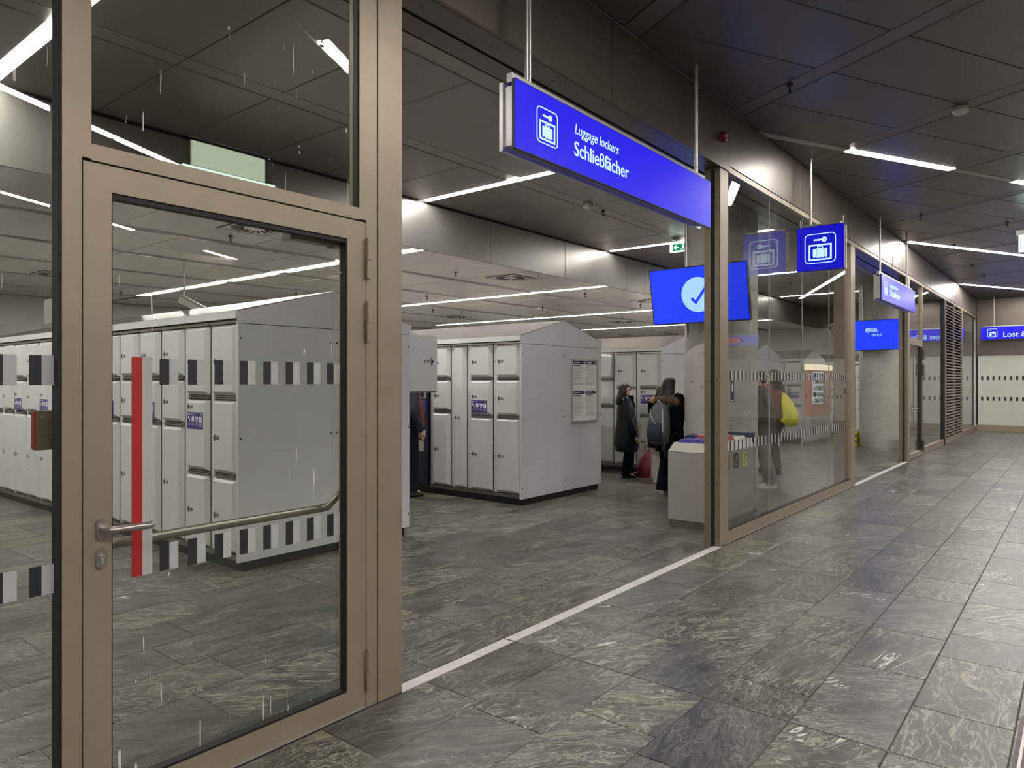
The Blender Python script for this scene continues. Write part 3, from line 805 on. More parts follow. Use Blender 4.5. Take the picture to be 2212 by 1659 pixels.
# end wall of the hall
we = thing('wall_end', 'end wall of the hall, pale glass panels under a bronze fascia', kind='structure', loc=(XE, 0, 0))
box('fascia_panel', M['fascia'], we, XE - .06, XE + .2, YH, YF - .02, 2.46, ZH - .02)
box('frame_bottom', M['bronze'], we, XE - .05, XE + .2, YH, YF - .01, 0, .2)
y = YF - .03
ends = [YF - .03, 1.02, -.68, -2.38, -4.08, -5.78, -7.48, YH]
for a, b in zip(ends[:-1], ends[1:]):
    gp = box('panel', M['frost'], we, XE - .02, XE + .2, b + .012, a - .012, .2, 2.45)
    yy = a - .10
    while yy > b + .07:
        for z0, z1 in ((1.645, 1.775), (.985, 1.11)):
            box('marking_square', M['decal_b'], gp, XE - .0225, XE - .021, yy - .06, yy, z0, z1) if yy > -2.5 else None
        yy -= .155
box('corner_post', M['black'], we, XE - .03, XE, YF - .025, YF - .005, .2, 2.45)
wallbox('wall_room_end', M['wall'], XR + .2, XE + .2, 4.2, 4.4, 0, ZC, 'pale wall of the room behind the glass beside the end wall')
wallbox('wall_room_side', M['wall'], XE, XE + .2, YF + .02, 4.2, 0, ZC, 'pale side wall of the room behind the glass beside the end wall')
wallbox('ceiling_room_end', M['ceil'], XR + .2, XE + .2, 3.0, 4.2, ZC, ZC + .1, 'ceiling behind the glass beside the end wall')

# ------------------------------------------------------------------ pictogram and hanging signs
def picto(par, mp, cx, cz, s, m, border=True):
    """locker pictogram: suitcase in a locker with a key above; mp(x, z, depth) -> 3D"""
    b = MB()
    def poly(pts, d=0.0): b.prism([(cx + px * s, cz + pz * s) for px, pz in pts], lambda q, r: mp(q, r, d), lambda q, r: mp(q, r, d + .003))
    def frame(x0, x1, z0, z1, t, r, n=5):
        o_ = rrect(x0, x1, z0, z1, r, n); i_ = rrect(x0 + t, x1 - t, z0 + t, z1 - t, max(r - t, .004), n)
        k = len(o_)
        for q in range(k):
            e = (q + 1) % k; poly([o_[q], o_[e], i_[e], i_[q]])
    frame(-.5, .5, -.5, .5, .028, .14)
    frame(-.37, .37, -.40, .14, .055, .004, 1)
    poly(rrect(-.23, -.135, -.30, .0, .04)); poly([(-.115, -.31), (.115, -.31), (.115, .01), (-.115, .01)]); poly(rrect(.135, .23, -.30, .0, .04))
    poly([(-.09, .01), (-.06, .01), (-.06, .05), (-.09, .07)]); poly([(.06, .01), (.09, .01), (.09, .07), (.06, .05)]); poly([(-.09, .07), (-.06, .05), (.06, .05), (.09, .07)])
    # key, bow to the right
    ring = circ(.135, .285, .088, 16); hole = circ(.165, .285, .02, 16)
    for q in range(16): poly([ring[q], ring[(q + 1) % 16], hole[(q + 1) % 16], hole[q]])
    poly([(-.2, .275), (-.17, .25), (-.14, .275), (-.11, .25), (-.08, .275), (-.04, .245), (0, .26), (.06, .26), (.06, .315), (-.19, .315), (-.22, .29)])
    return b.build('pictogram', m, par)
def hang_sign_x(name, label, x0, x1, yf, z0, z1, rods, rodtop, txt=True, th=.118):
    """long sign along the shopfront: lit faces front and back, aluminium body between"""
    t = thing(name, label, 'sign', ((x0 + x1) / 2, yf + th / 2, z0), 'blue hanging signs')
    box('lit_face', M['sign'], t, x0, x1, yf, yf + .022, z0, z1)
    b = MB(); b.box(x0 - .003, x0 + .001, yf + .002, yf + .022, z0 - .003, z1); b.box(x1, x1 + .003, yf + .002, yf + .022, z0 - .003, z1); b.box(x0, x1, yf + .001, yf + .022, z0 - .006, z0 - .0005); b.box(x0, x1, yf + .001, yf + .022, z1, z1 + .004)
    b.build('face_edge', M['navy'], t)
    box('body', M['alu'], t, x0 + .012, x1 - .012, yf + .022, yf + .092, z0 + .02, z1 - .03)
    box('back_face', M['alu'], t, x0, x1, yf + .092, yf + th, z0 - .004, z1)
    b = MB(); b.box(x0 + .02, x1 - .02, yf + .04, yf + .08, z1 - .002, z1 + .05); b.build('top_rail', M['alu'], t)
    for x in rods:
        b = MB(); b.cyl((x, yf + .06, z1), (x, yf + .06, rodtop), .0125, 10); b.cyl((x + .03, yf + .06, z1), (x + .03, yf + .06, rodtop), .010, 8)
        b.build('hanger_rod', M['alu'], t)
    return t
s1 = hang_sign_x('hanging_sign', 'large blue lit sign reading Luggage lockers Schließfächer above the near opening', 3.161, 5.874, 2.52, 2.936, 3.328, (3.343, 5.70), ZH + .02)
picto(s1, lambda q, r, d: (q, 2.52 - .0005 - d, r), 3.470, 3.131, .215, M['sign_w'])
text('lettering', 'Luggage lockers', M['sign_w'], s1, (3.762, 2.5195, 3.178), (1, 0, 0), (0, 0, 1), .092, .93, .22, bold=.0)
text('lettering', 'Schließfächer', M['sign_w'], s1, (3.758, 2.5195, 3.038), (1, 0, 0), (0, 0, 1), .132, .99)
s3 = hang_sign_x('hanging_sign', 'blue lit sign reading Luggage lockers Schließfächer farther off above the far opening', 12.55, 15.42, 2.52, 2.92, 3.325, (12.73, 14.93), ZH + .02)
picto(s3, lambda q, r, d: (q, 2.52 - .0005 - d, r), 12.86, 3.12, .22, M['sign_w'])
text('lettering', 'Luggage lockers', M['sign_w'], s3, (13.17, 2.5195, 3.172), (1, 0, 0), (0, 0, 1), .102, 1.0, .22, bold=.0)
text('lettering', 'Schließfächer', M['sign_w'], s3, (13.17, 2.5195, 3.03), (1, 0, 0), (0, 0, 1), .150, 1.0)
def hang_sign_y(name, label, xf, y0, y1, z0, z1, rods, th=.14, m='sign_d'):
    t = thing(name, label, 'sign', (xf + th / 2, (y0 + y1) / 2, z0), 'blue hanging signs')
    box('lit_face', M[m], t, xf, xf + .02, y0, y1, z0, z1)
    b = MB(); b.box(xf + .002, xf + .02, y0 - .004, y0, z0, z1); b.box(xf + .002, xf + .02, y1, y1 + .004, z0, z1); b.box(xf + .002, xf + .02, y0, y1, z0 - .006, z0); b.box(xf + .002, xf + .02, y0, y1, z1, z1 + .006)
    b.build('face_edge', M['navy'], t)
    box('body', M['alu'], t, xf + .02, xf + th - .03, y0 + .012, y1 - .012, z0 + .02, z1 - .01)
    box('back_face', M['alu'], t, xf + th - .03, xf + th, y0, y1, z0, z1)
    box('top_rail', M['alu'], t, xf + .04, xf + .09, y0 + .04, y1 - .04, z1, z1 + .035)
    for y in rods:
        b = MB(); b.cyl((xf + .065, y, z1 + .02), (xf + .065, y, ZH + .02), .0125, 10); b.cyl((xf + .095, y, z1 + .02), (xf + .095, y, ZH + .02), .010, 8)
        b.build('hanger_rod', M['alu'], t)
    return t
s2 = hang_sign_y('hanging_sign', 'small square blue lit sign with only the locker pictogram', 8.9, 2.19, 2.716, 2.933, 3.455, (2.58,))
picto(s2, lambda q, r, d: (8.9 - .0005 - d, -q, r), -2.451, 3.19, .355, M['sign_w'])
b = MB(); b.cyl((8.97, 2.21, 3.455), (8.97, 2.21, 3.56), .006, 8); b.cyl((8.97, 2.70, 3.455), (8.97, 2.70, 3.56), .006, 8); b.build('hanger_stub', M['alu'], s2)
s4 = hang_sign_y('hanging_sign', 'blue lit sign reading Lost & Found in front of the end wall', 27.0, -.6, 2.561, 2.94, 3.325, (2.22, -.3), .16, 'sign')
text('lettering', 'Lost & Found', M['sign_w'], s4, (26.999, 1.99, 3.005), (0, -1, 0), (0, 0, 1), .225, 1.02)
b = MB()
def lfp(pts): b.prism(pts, lambda q, r: (26.9995, -q, r), lambda q, r: (26.996, -q, r))
o_ = rrect(-2.39, -2.13, 3.01, 3.27, .04); i_ = rrect(-2.378, -2.142, 3.022, 3.258, .03)
for q in range(len(o_)): lfp([o_[q], o_[(q + 1) % len(o_)], i_[(q + 1) % len(o_)], i_[q]])
lfp(rrect(-2.345, -2.275, 3.055, 3.10, .012)); lfp([(-2.35, 3.13), (-2.18, 3.115), (-2.16, 3.15), (-2.23, 3.185), (-2.27, 3.16), (-2.34, 3.155)]); lfp(rrect(-2.31, -2.285, 3.205, 3.235, .01)); lfp([(-2.20, 3.06), (-2.17, 3.06), (-2.16, 3.11), (-2.19, 3.11)])
b.build('pictogram', M['sign_w'], s4)
# sign in the hall behind the camera's right, seen only as a mirror image in the glass wall
s5 = hang_sign_y('hanging_sign', 'blue lit sign across the hall, mirrored in the glass wall', 25.6, -5.0, -3.6, 2.95, 3.3, (-3.9, -4.8), .14, 'sign')
b = MB(); b.prism(rrect(-0.62, -.1, 3.03, 3.22, .09), lambda q, r: (25.599, -4.9 - q, r), lambda q, r: (25.596, -4.9 - q, r)); b.build('red_pill', screen('sign_red', (.5, .03, .03), 1.), s5)

# ------------------------------------------------------------------ locker banks
def door_face(y0, y1, z0, z1, x0, mirror=False):
    """raised locker door front facing -x: wide chamfer towards the low-y side, narrow ones elsewhere"""
    b = MB(); d = .034
    cr, cl, ct_, cb_ = .058, .014, .032, .034
    b.add([(x0 + d, y0, z0), (x0 + d, y1, z0), (x0 + d, y1, z1), (x0 + d, y0, z1),
           (x0, y0 + cr, z0 + cb_), (x0, y1 - cl, z0 + cb_), (x0, y1 - cl, z1 - ct_), (x0, y0 + cr, z1 - ct_),
           (x0 + d + .012, y0, z0), (x0 + d + .012, y1, z0), (x0 + d + .012, y1, z1), (x0 + d + .012, y0, z1)],
          [(4, 5, 6, 7), (0, 4, 7, 3), (1, 2, 6, 5), (3, 7, 6, 2), (0, 1, 5, 4), (0, 3, 11, 8), (1, 9, 10, 2), (3, 2, 10, 11), (0, 8, 9, 1), (8, 11, 10, 9)])
    return b
def arrow(par, x0, y, z, right=False, s=1.):
    """number tag: dark triangle and a small number plate with pale figures"""
    b = MB(); sg = -1 if right else 1
    tri = [(y + .016 * sg, z), (y - .016 * sg, z + .034), (y - .016 * sg, z - .034)]
    b.prism(tri, lambda q, r: (x0 - .0004, q, r), lambda q, r: (x0 - .0016, q, r))
    ya, yb = sorted((y - .032 * sg, y - .082 * sg))
    b.box(x0 - .0016, x0 - .0004, ya, yb, z - .014, z + .012)
    for k in range(4): b.box(x0 - .0024, x0 - .0016, ya + .006 + .0105 * k, ya + .0105 + .0105 * k, z - .006, z + .005, 1)
    return b.build('number_tag', [M['navy'], M['white']], par)
def placard(par, x0, y0, y1, z0, z1):
    b = MB(); b.box(x0 - .0022, x0 - .0006, y0, y1, z0, z1)
    w_, h_ = y1 - y0, z1 - z0
    def wb(a, bb, c_, d): b.box(x0 - .0030, x0 - .0022, y1 - w_ * bb, y1 - w_ * a, z1 - h_ * d, z1 - h_ * c_, 1)
    wb(.05, .10, .06, .16); wb(.13, .45, .10, .13); wb(.84, .95, .09, .15)
    for k in range(4):
        a = .07 + .235 * k
        if k == 0: wb(a, a + .09, .24, .56); wb(a, a + .14, .42, .56)
        elif k == 1: wb(a, a + .15, .24, .55); 
        elif k == 2: wb(a, a + .07, .24, .40); wb(a + .1, a + .18, .27, .42); wb(a + .04, a + .13, .44, .58)
        else: wb(a, a + .07, .24, .60); wb(a + .09, a + .16, .24, .60)
        for q in range(5 if k == 3 else 3): b.box(x0 - .0026, x0 - .0022, y1 - w_ * (a + .16), y1 - w_ * a, z1 - h_ * (.68 + .05 * q), z1 - h_ * (.66 + .05 * q), 2)
    return b.build('instruction_placard', [M['placard'], M['white'], M['decal_w']], par)
def bank(label, X0, Y0, cols, length, tags=True, open_at=None, wid=1.94, pay=None, detail=True, board=False):
    """cols: list of (y_start, y_end, [z of the gaps], placard z or None)"""
    xm, X1 = X0 + wid / 2, X0 + wid
    t = thing('locker_bank', label, 'lockers', (xm, Y0, 0), 'luggage locker banks')
    yE = Y0 + length
    yl = max(c[1] for c in cols)
    box('carcass', M['recess'], t, X0 + .046, X1 - .03, Y0 + .03, yE, .085, 2.125)
    box('back_side', M['paint'], t, X1 - .03, X1, Y0 + .03, yE, .10, 2.12)
    if yl < yE - .05: box('front_panel', M['paint'], t, X0 + .01, X0 + .046, yl, yE, .14, 2.093)
    box('plinth', M['plinth'], t, X0 + .056, X1 - .056, Y0 + .028, yE - .03, .0, .085)
    for a, b_ in ((X0, xm - .012), (xm + .012, X1)):
        box('end_panel', M['paint2'], t, a, b_, Y0, Y0 + .03, .084, 2.088)
        lo = a == X0
        bm = MB(); pr = [(a, 2.094), (b_, 2.094), (b_, 2.44 if lo else 2.19), (a, 2.19 if lo else 2.44)]
        bm.prism(pr, lambda q, r: (q, Y0, r), lambda q, r: (q, Y0 + .03, r)); bm.build('gable_panel', M['paint2'], t)
    box('cover_strip', M['paint2'], t, xm - .012, xm + .012, Y0 - .003, Y0 + .03, .084, 2.446)
    rv = MB(); x = X0 + .07
    while x < X1 - .03:
        if abs(x - xm) > .05: rv.cyl((x, Y0 - .004, 2.108), (x, Y0 + .001, 2.108), .008, 8)
        x += .178
    rv.build('rivets', M['paint'], t)
    for x in (X0 + .022, xm - .035, xm + .035, X1 - .022):
        for z in (1.965, 1.12, .22):
            b = MB(); b.cyl((x, Y0 - .002, z), (x, Y0 + .002, z), .0095, 8); b.build('bolt', M['black'], t)
    # roof: eaves fascia and two slopes
    e = .022
    rf = MB(); rf.prism([(X0 - e, 2.196), (xm, 2.452), (X1 + e, 2.196), (X1, 2.178), (xm, 2.43), (X0, 2.178)], lambda q, r: (q, Y0 + .004, r), lambda q, r: (q, yE, r))
    rf.build('roof', M['roof'], t)
    for q0, q1 in ((X0 - e, X0), (X1, X1 + e)): box('eaves_board', M['paint'], t, q0, q1, Y0 + .001, yE, 2.130, 2.194)
    box('eaves_gap', M['black'], t, X0 + .02, X0 + .05, Y0 + .03, yE, 2.118, 2.132)
    for (a, b_, gaps, pz) in cols:
        w_ = b_ - a
        box('seam', M['recess'], t, X0 + .0285, X0 + .046, b_ - .0065, b_ + .0075, .09, 2.118)
        box('header_strip', M['header'], t, X0 + .012, X0 + .05, a + .006, b_ - .006, 2.097, 2.117)
        box('kick_strip', M['kick'], t, X0 + .02, X0 + .05, a + .004, b_ - .004, .088, .135)
        sw = .066
        ls = box('lock_strip', M['paint'], t, X0 + .030, X0 + .05, b_ - sw, b_ - .007, .14, 2.092)
        zs = [.14] + sorted(gaps) + [2.092]
        for i in range(len(zs) - 1):
            z0 = zs[i] + (.019 if i else .004); z1 = zs[i + 1] - (.021 if i < len(zs) - 2 else .004)
            if open_at and abs(open_at[0] - a) < .05 and open_at[1] == i:
                box('locker_interior', M['recess'], t, X0 + .047, X0 + .06, a + .01, b_ - .01, z0, z1)
                o = door_face(a + .008, b_ - sw - .004, z0, z1, X0)
                R = Matrix.Rotation(math.radians(open_at[2]), 4, 'Z'); pv = Vector((X0 + .04, a + .008, 0))
                o.v = [tuple(pv + R @ (Vector(v) - pv)) for v in o.v]
                o.build('locker_door', M['paint'], t); continue
            dr = door_face(a + .008, b_ - sw - .003, z0, z1, X0).build('locker_door', M['paint'], t)
            if tags:
                zm = (z0 + z1) / 2 + (.0 if len(zs) - 2 != i else -.0) - .01
                if pz and z0 < pz[0] < z1 and abs(zm - sum(pz) / 2) < .14: zm = pz[1] + .05 if pz[1] + .09 < z1 else pz[0] - .06
                arrow(dr, X0, b_ - sw - .045, zm)
                b = MB(); b.cyl((X0 + .0285, b_ - sw / 2, zm), (X0 + .031, b_ - sw / 2, zm), .008, 8); b.build('keyhole', M['kick'], ls)
            if pz and z0 < pz[0] < z1: placard(dr, X0, a + .085, b_ - sw - .03, pz[0], pz[1])
            if i < len(zs) - 2:
                g = MB(); zc = zs[i + 1]
                g.box(X0 + .012, X0 + .046, a + .009, b_ - sw - .003, zc - .013, zc - .002); g.box(X0 + .022, X0 + .046, a + .009, b_ - sw - .003, zc + .004, zc + .013)
                g.build('grip_rail', M['rail'], t)
    return t
def cols_from(y0, n, pitch, gaps_fn, pz_fn):
    return [(y0 + pitch * k, y0 + pitch * (k + 1), gaps_fn(k), pz_fn(k)) for k in range(n)]
g1 = lambda k: [.79, 1.462] if k < 2 else [1.205, 1.635]
p1_ = lambda k: {1: (1.176, 1.325), 3: (1.24, 1.40), 5: (1.24, 1.40), 9: (1.235, 1.385), 11: (1.235, 1.385)}.get(k)
b1 = bank('grey steel locker bank with gabled roof right behind the glass door', 3.19, 5.50, cols_from(5.533, 16, .4625, g1, p1_), 7.6)
cols2 = [(5.655, 6.126, [1.138, 1.642], None), (6.126, 6.592, [1.138, 1.642], (1.183, 1.348)), (6.592, 6.899, [], None), (6.899, 7.311, [1.185, 1.642], None),
         (8.20, 8.66, [1.138, 1.642], None), (8.66, 9.12, [1.138, 1.642], None), (9.12, 9.58, [1.138, 1.642], None), (9.58, 10.04, [1.138, 1.642], None), (10.04, 10.5, [1.138, 1.642], None)]
b2 = bank('grey steel locker bank with a framed notice board on its end panel', 7.19, 5.632, cols2, 6.6)
# pay unit in the front of bank 2
box('pay_panel', mat('pay_panel_navy', (.007, .007, .03), .35), b2, 7.185, 7.236, 7.33, 8.19, .14, 2.092)
pu = box('coin_module', M['plast_g'], b2, 7.172, 7.186, 7.36, 7.86, 1.36, 1.53)
b = MB(); b.cyl((7.172, 7.52, 1.45), (7.160, 7.52, 1.45), .035, 16); b.box(7.168, 7.172, 7.40, 7.47, 1.38, 1.50); b.build('coin_slot', M['black'], pu)
b = MB(); b.box(7.180, 7.185, 7.36, 7.72, 1.08, 1.34); b.build('picture_panel', mat('violet_picture', (.05, .05, .22), .4, 0, .7, 9), b2)
b = MB(); b.box(7.165, 7.185, 7.40, 7.86, .60, .75); b.build('change_tray', M['steel_l'], b2)
b = MB(); b.box(7.180, 7.185, 7.38, 7.47, .83, .90); b.box(7.180, 7.185, 7.56, 7.66, .64, .84); b.build('paper_slip', M['white'], b2)
g3 = lambda k: [1.17, 1.49]
cols3 = [(5.665, 6.14, [1.0, 1.49], (1.22, 1.37)), (6.14, 6.60, [.95, 1.49], None), (6.60, 7.12, [1.16, 1.64], None)] + [(7.12 + .46 * k, 7.58 + .46 * k, [1.16, 1.64], None) for k in range(8)]
b3 = bank('grey steel locker bank behind the three women, with a locker door standing open', 11.1, 5.63, cols3, 6.4, open_at=(6.60, 2, 70))
gx = lambda k: [1.14, 1.64]
px_ = lambda k: (1.19, 1.35) if k == 1 else None
b4 = bank('grey steel locker bank seen past the near concrete column', 15.15, 5.60, cols_from(5.64, 10, .462, gx, px_), 5.2, tags=False)
b5 = bank('grey steel locker bank with the coral reflection stand-in on its end', 18.9, 5.60, [(5.64, 6.10, [.98, 1.50], (1.18, 1.34))] + [(6.10 + .46 * k, 6.56 + .46 * k, [1.14, 1.64], None) for k in range(9)], 5.1)
b6 = bank('grey steel locker bank along the end wall beside the far column', 22.8, 4.3, cols_from(4.34, 12, .47, lambda k: [.78, 1.36, 1.72] if k % 3 else [.78, 1.36], lambda k: (1.14, 1.30) if k in (1, 4) else None), 5.8)
# open locker door on the far side of bank 1
od = thing('open_locker_door', 'open locker door standing out from the left locker bank in front of the pay unit', 'locker door', (5.13, 5.57, 1.48))
b = MB(); P0, P1 = Vector((5.16, 5.55, 0)), Vector((5.60, 5.57, 0)); nn = Vector((.04, -.435, 0)).normalized() * .03
b.hexa([(P0.x, P0.y, 1.495), (P1.x, P1.y, 1.495), (P1.x - nn.x, P1.y - nn.y, 1.495), (P0.x - nn.x, P0.y - nn.y, 1.495), (P0.x, P0.y, 2.10), (P1.x, P1.y, 2.10), (P1.x - nn.x, P1.y - nn.y, 2.10), (P0.x - nn.x, P0.y - nn.y, 2.10)])
dl = b.build('door_leaf', M['paint'], od)
dd = (P1 - P0).normalized(); nf = Vector((dd.y, -dd.x, 0))
b = MB(); q0 = P0 + nf * .001
def op(a, z, e): v = P0 + dd * a + nf * (.001 + e); return (v.x, v.y, z)
b.prism([(.385, 1.82), (.345, 1.865), (.345, 1.775)], lambda a, z: op(a, z, 0), lambda a, z: op(a, z, .001))
b.prism([(.24, 1.808), (.325, 1.808), (.325, 1.835), (.24, 1.835)], lambda a, z: op(a, z, 0), lambda a, z: op(a, z, .001))
for k in range(4): b.prism([(.25 + .018 * k, 1.815), (.26 + .018 * k, 1.815), (.26 + .018 * k, 1.828), (.25 + .018 * k, 1.828)], lambda a, z: op(a, z, .001), lambda a, z: op(a, z, .002), 1)
b.build('number_tag', [M['navy'], M['white']], dl)
b = MB(); b.prism([(.0, 1.48), (.43, 1.48), (.43, 1.50), (.0, 1.50)], lambda a, z: op(a, z, .004), lambda a, z: op(a, z, -.03)); b.build('bottom_edge', M['rail'], od)
b = MB(); b.cyl((5.152, 5.565, 1.52), (5.152, 5.565, 2.08), .01, 8); b.build('hinge', M['rail'], od)
# notice board on the end of bank 2
nb = thing('notice_board', 'white framed notice board with four printed sheets on the locker end panel', 'notice board', (8.65, 5.62, 1.02))
box('board_back', M['white'], nb, 8.325, 8.985, 5.617, 5.631, 1.02, 1.915)
for a, b_, c_, d in ((8.313, 8.335, 1.01, 1.925), (8.975, 8.997, 1.01, 1.925), (8.335, 8.975, 1.01, 1.045), (8.335, 8.975, 1.905, 1.925)):
    box('frame', M['alu'], nb, a, b_, 5.605, 5.631, c_, d)
for i, (xa, za) in enumerate(((8.35, 1.49), (8.665, 1.49), (8.35, 1.065), (8.665, 1.065))):
    sh = MB(); sh.box(xa, xa + .295, 5.6145, 5.617, za, za + .405)
    sh.box(xa, xa + .295, 5.6138, 5.6145, za + .36, za + .405, 1)
    sh.box(xa + .06, xa + .17, 5.6132, 5.6138, za + .376, za + .39, 0); sh.box(xa + .025, xa + .04, 5.6132, 5.6138, za + .37, za + .396, 0); sh.box(xa + .25, xa + .28, 5.6132, 5.6138, za + .38, za + .392, 0)
    rnd = random.Random(i); z = za + .335
    sh.box(xa + .02, xa + .2, 5.6138, 5.6145, z, z + .010, 3); z -= .02
    while z > za + .05:
        for q in range(rnd.randint(2, 6)):
            if z < za + .05: break
            sh.box(xa + .02, xa + rnd.uniform(.2, .275), 5.6138, 5.6145, z, z + .003, 2); z -= .0085
        z -= .012
    sh.build('printed_sheet', [M['white'], M['navy'], M['plast_g'], M['black']], nb)

# ------------------------------------------------------------------ concrete columns
def column(label, cx, cy, r=.48, top=ZC, band=True):
    t = thing('concrete_column', label, 'column', (cx, cy, 0), 'round concrete columns')
    b = MB(); n = 48
    b.rings([[(cx + r * math.cos(2 * PI * k / n), cy + r * math.sin(2 * PI * k / n), z) for k in range(n)] for z in (0, .1, 1., 2., 3., top + .03)]); b.build('shaft', M['concrete'], t)
    b = MB(); rr = r + .004
    b.rings([[(cx + rr * math.cos(2 * PI * k / n), cy + rr * math.sin(2 * PI * k / n), z) for k in range(n)] for z in (0.002, .2)]); b.build('steel_skirt', M['steel_l'], t)
    b = MB(); b.cyl((cx - r * .77, cy + r * .67, 2.2), (cx - r * .77, cy + r * .67, top), .025, 8); b.build('cable_pipe', M['alu'], t)
    return t
column('round concrete column behind the recycling bin and the near display', 9.36, 3.87)
column('round concrete column with a steel skirt standing in the far opening', 19.40, 3.92)

# ------------------------------------------------------------------ displays on the columns
def display(label, xc, y0, y1, z0, z1, tilt, colx, coly, picture):
    t = thing('display_screen', label, 'screen', (xc, (y0 + y1) / 2, (z0 + z1) / 2), 'tilted displays on the columns')
    zc = (z0 + z1) / 2; yc = (y0 + y1) / 2
    # tilted frame: local (a along -y, r up, d towards the viewer)
    Rm = Matrix.Rotation(math.radians(tilt), 4, 'Y')
    def mp(a, r, d):
        v = Rm @ Vector((-d, -a, r)); return (xc + v.x, yc + v.y, zc + v.z)
    def slab(a0, a1, r0, r1, d0, d1, name, m):
        b = MB(); b.hexa([mp(a0, r0, d0), mp(a1, r0, d0), mp(a1, r0, d1), mp(a0, r0, d1), mp(a0, r1, d0), mp(a1, r1, d0), mp(a1, r1, d1), mp(a0, r1, d1)]); return b.build(name, m, t)
    W, H = (y1 - y0) / 2, (z1 - z0) / 2
    slab(-W, W, -H, H, -.06, 0, 'housing', M['screenbk'])
    sc = slab(-W + .012, W - .012, -H + .014, H - .012, 0, .002, 'lit_panel', M['tv'])
    picture(t, mp, sc)
    b = MB()
    b.tube([mp(0, .12, -.06), (colx - .43, coly, zc + .12)], .02, 8); b.tube([mp(0, -.12, -.06), (colx - .43, coly, zc - .12)], .02, 8)
    b.build('wall_bracket', M['steel'], t)
    for z in (zc + .12, zc - .12):
        b = MB(); n = 40; rr = .487
        b.rings([[(colx + rr * math.cos(2 * PI * k / n), coly + rr * math.sin(2 * PI * k / n), q) for k in range(n)] for q in (z - .02, z + .02)]); b.build('clamp_band', M['plast_g'], t)
def pic_tick(t, mp, sc):
    b = MB(); b.prism(circ(.0, -.0, .222, 48), lambda q, r: mp(q, r, .0022), lambda q, r: mp(q, r, .0032)); b.build('pale_disc', M['tv_w'], sc)
    b = MB(); ck = [(-.10, -.055), (-.075, -.028), (-.035, -.07), (.09, .085), (.118, .062), (-.033, -.125)]
    for poly in ([ck[0], ck[1], ck[2], ck[5]], [ck[2], ck[3], ck[4], ck[5]]):
        b.prism(poly, lambda q, r: mp(q, r, .0033), lambda q, r: mp(q, r, .0042))
    b.build('tick_mark', M['tv'], sc)
display('tilted blue display with a pale disc and tick on the near concrete column', 8.52, 3.17, 4.48, 2.345, 3.07, -11, 9.36, 3.87, pic_tick)
def pic_logo(t, mp, sc):
    k = .68; ox, oz = -.055, .055
    def q3(a, r, d): return mp(ox + a * k, oz + r * k, d)
    o = Vector(mp(0, 0, .003)); ux = (Vector(mp(1, 0, .003)) - o); uz = (Vector(mp(0, 1, .003)) - o)
    text('lettering', 'BB', M['tv_w'], t, q3(-.045, .03, .003), ux, uz, .185 * k, 1.05, 0, .004, bold=.02)
    text('lettering', 'INFRA', M['tv_w'], t, q3(-.01, -.115, .003), ux, uz, .115 * k, 1.0, 0, .004)
    b = MB(); ro, ri = circ(-.135, .092, .082, 24), circ(-.135, .092, .045, 24)
    for q in range(24):
        e = (q + 1) % 24
        b.prism([ro[q], ro[e], ri[e], ri[q]], lambda a, r: q3(a, r, .003), lambda a, r: q3(a, r, .006))
    b.prism([(-.165, .10), (-.145, .12), (-.13, .10), (-.075, .175), (-.05, .155), (-.128, .058)], lambda a, r: q3(a, r, .006), lambda a, r: q3(a, r, .008))
    b.build('round_emblem', M['tv_w'], sc)
display('tilted blue display reading ÖBB INFRA on the far concrete column', 18.6, 3.25, 4.52, 2.345, 3.07, -8, 19.40, 3.92, pic_logo)

# ------------------------------------------------------------------ recycling bin
rb = thing('recycling_bin', 'steel recycling bin with coloured flaps standing behind the bronze post', 'bin', (7.85, 3.32, 0))
bx0, bx1, by0, by1 = 7.238, 8.43, 3.058, 3.60
box('base', M['kick'], rb, bx0 + .004, bx1 - .004, by0 + .004, by1 - .004, 0, .075)
box('body', M['steel_l'], rb, bx0, bx1, by0, by1, .08, .825)
b = MB(); i_ = .055
b.hexa([(bx0, by0, .83), (bx1, by0, .83), (bx1, by1, .83), (bx0, by1, .83), (bx0 + .03, by0 + i_, .928), (bx1 - .03, by0 + i_, .928), (bx1 - .03, by1 - i_, .928), (bx0 + .03, by1 - i_, .928)]); b.build('hood', M['steel_l'], rb)
box('seam', M['recess'], rb, bx0 + .003, bx1 - .003, by0 + .003, by1 - .003, .824, .831)
for k, (mm, h) in enumerate((('bin_blue', .035), ('bin_red', .06), ('steel_l', .03))):
    x0_ = bx0 + .05 + .375 * k
    b = MB(); b.hexa([(x0_, by0 + .09, .928), (x0_ + .35, by0 + .09, .928), (x0_ + .35, by1 - .09, .928), (x0_, by1 - .09, .928), (x0_ + .02, by0 + .11, .928 + h), (x0_ + .33, by0 + .11, .928 + h), (x0_ + .33, by1 - .11, .928 + h), (x0_ + .02, by1 - .11, .928 + h)])
    fl_ = b.build('flap', M[mm], rb)
    if k == 1: box('flap_label', M['white'], fl_, x0_ + .1, x0_ + .3, by0 + .12, by1 - .13, .928 + h, .93 + h)
    if k == 0:
        b = MB(); b.box(x0_ + .06, x0_ + .07, by0 + .22, by0 + .3, .928 + h, .93 + h); b.box(x0_ + .06, x0_ + .12, by0 + .25, by0 + .26, .928 + h, .93 + h); b.build('flap_label', M['white'], fl_)
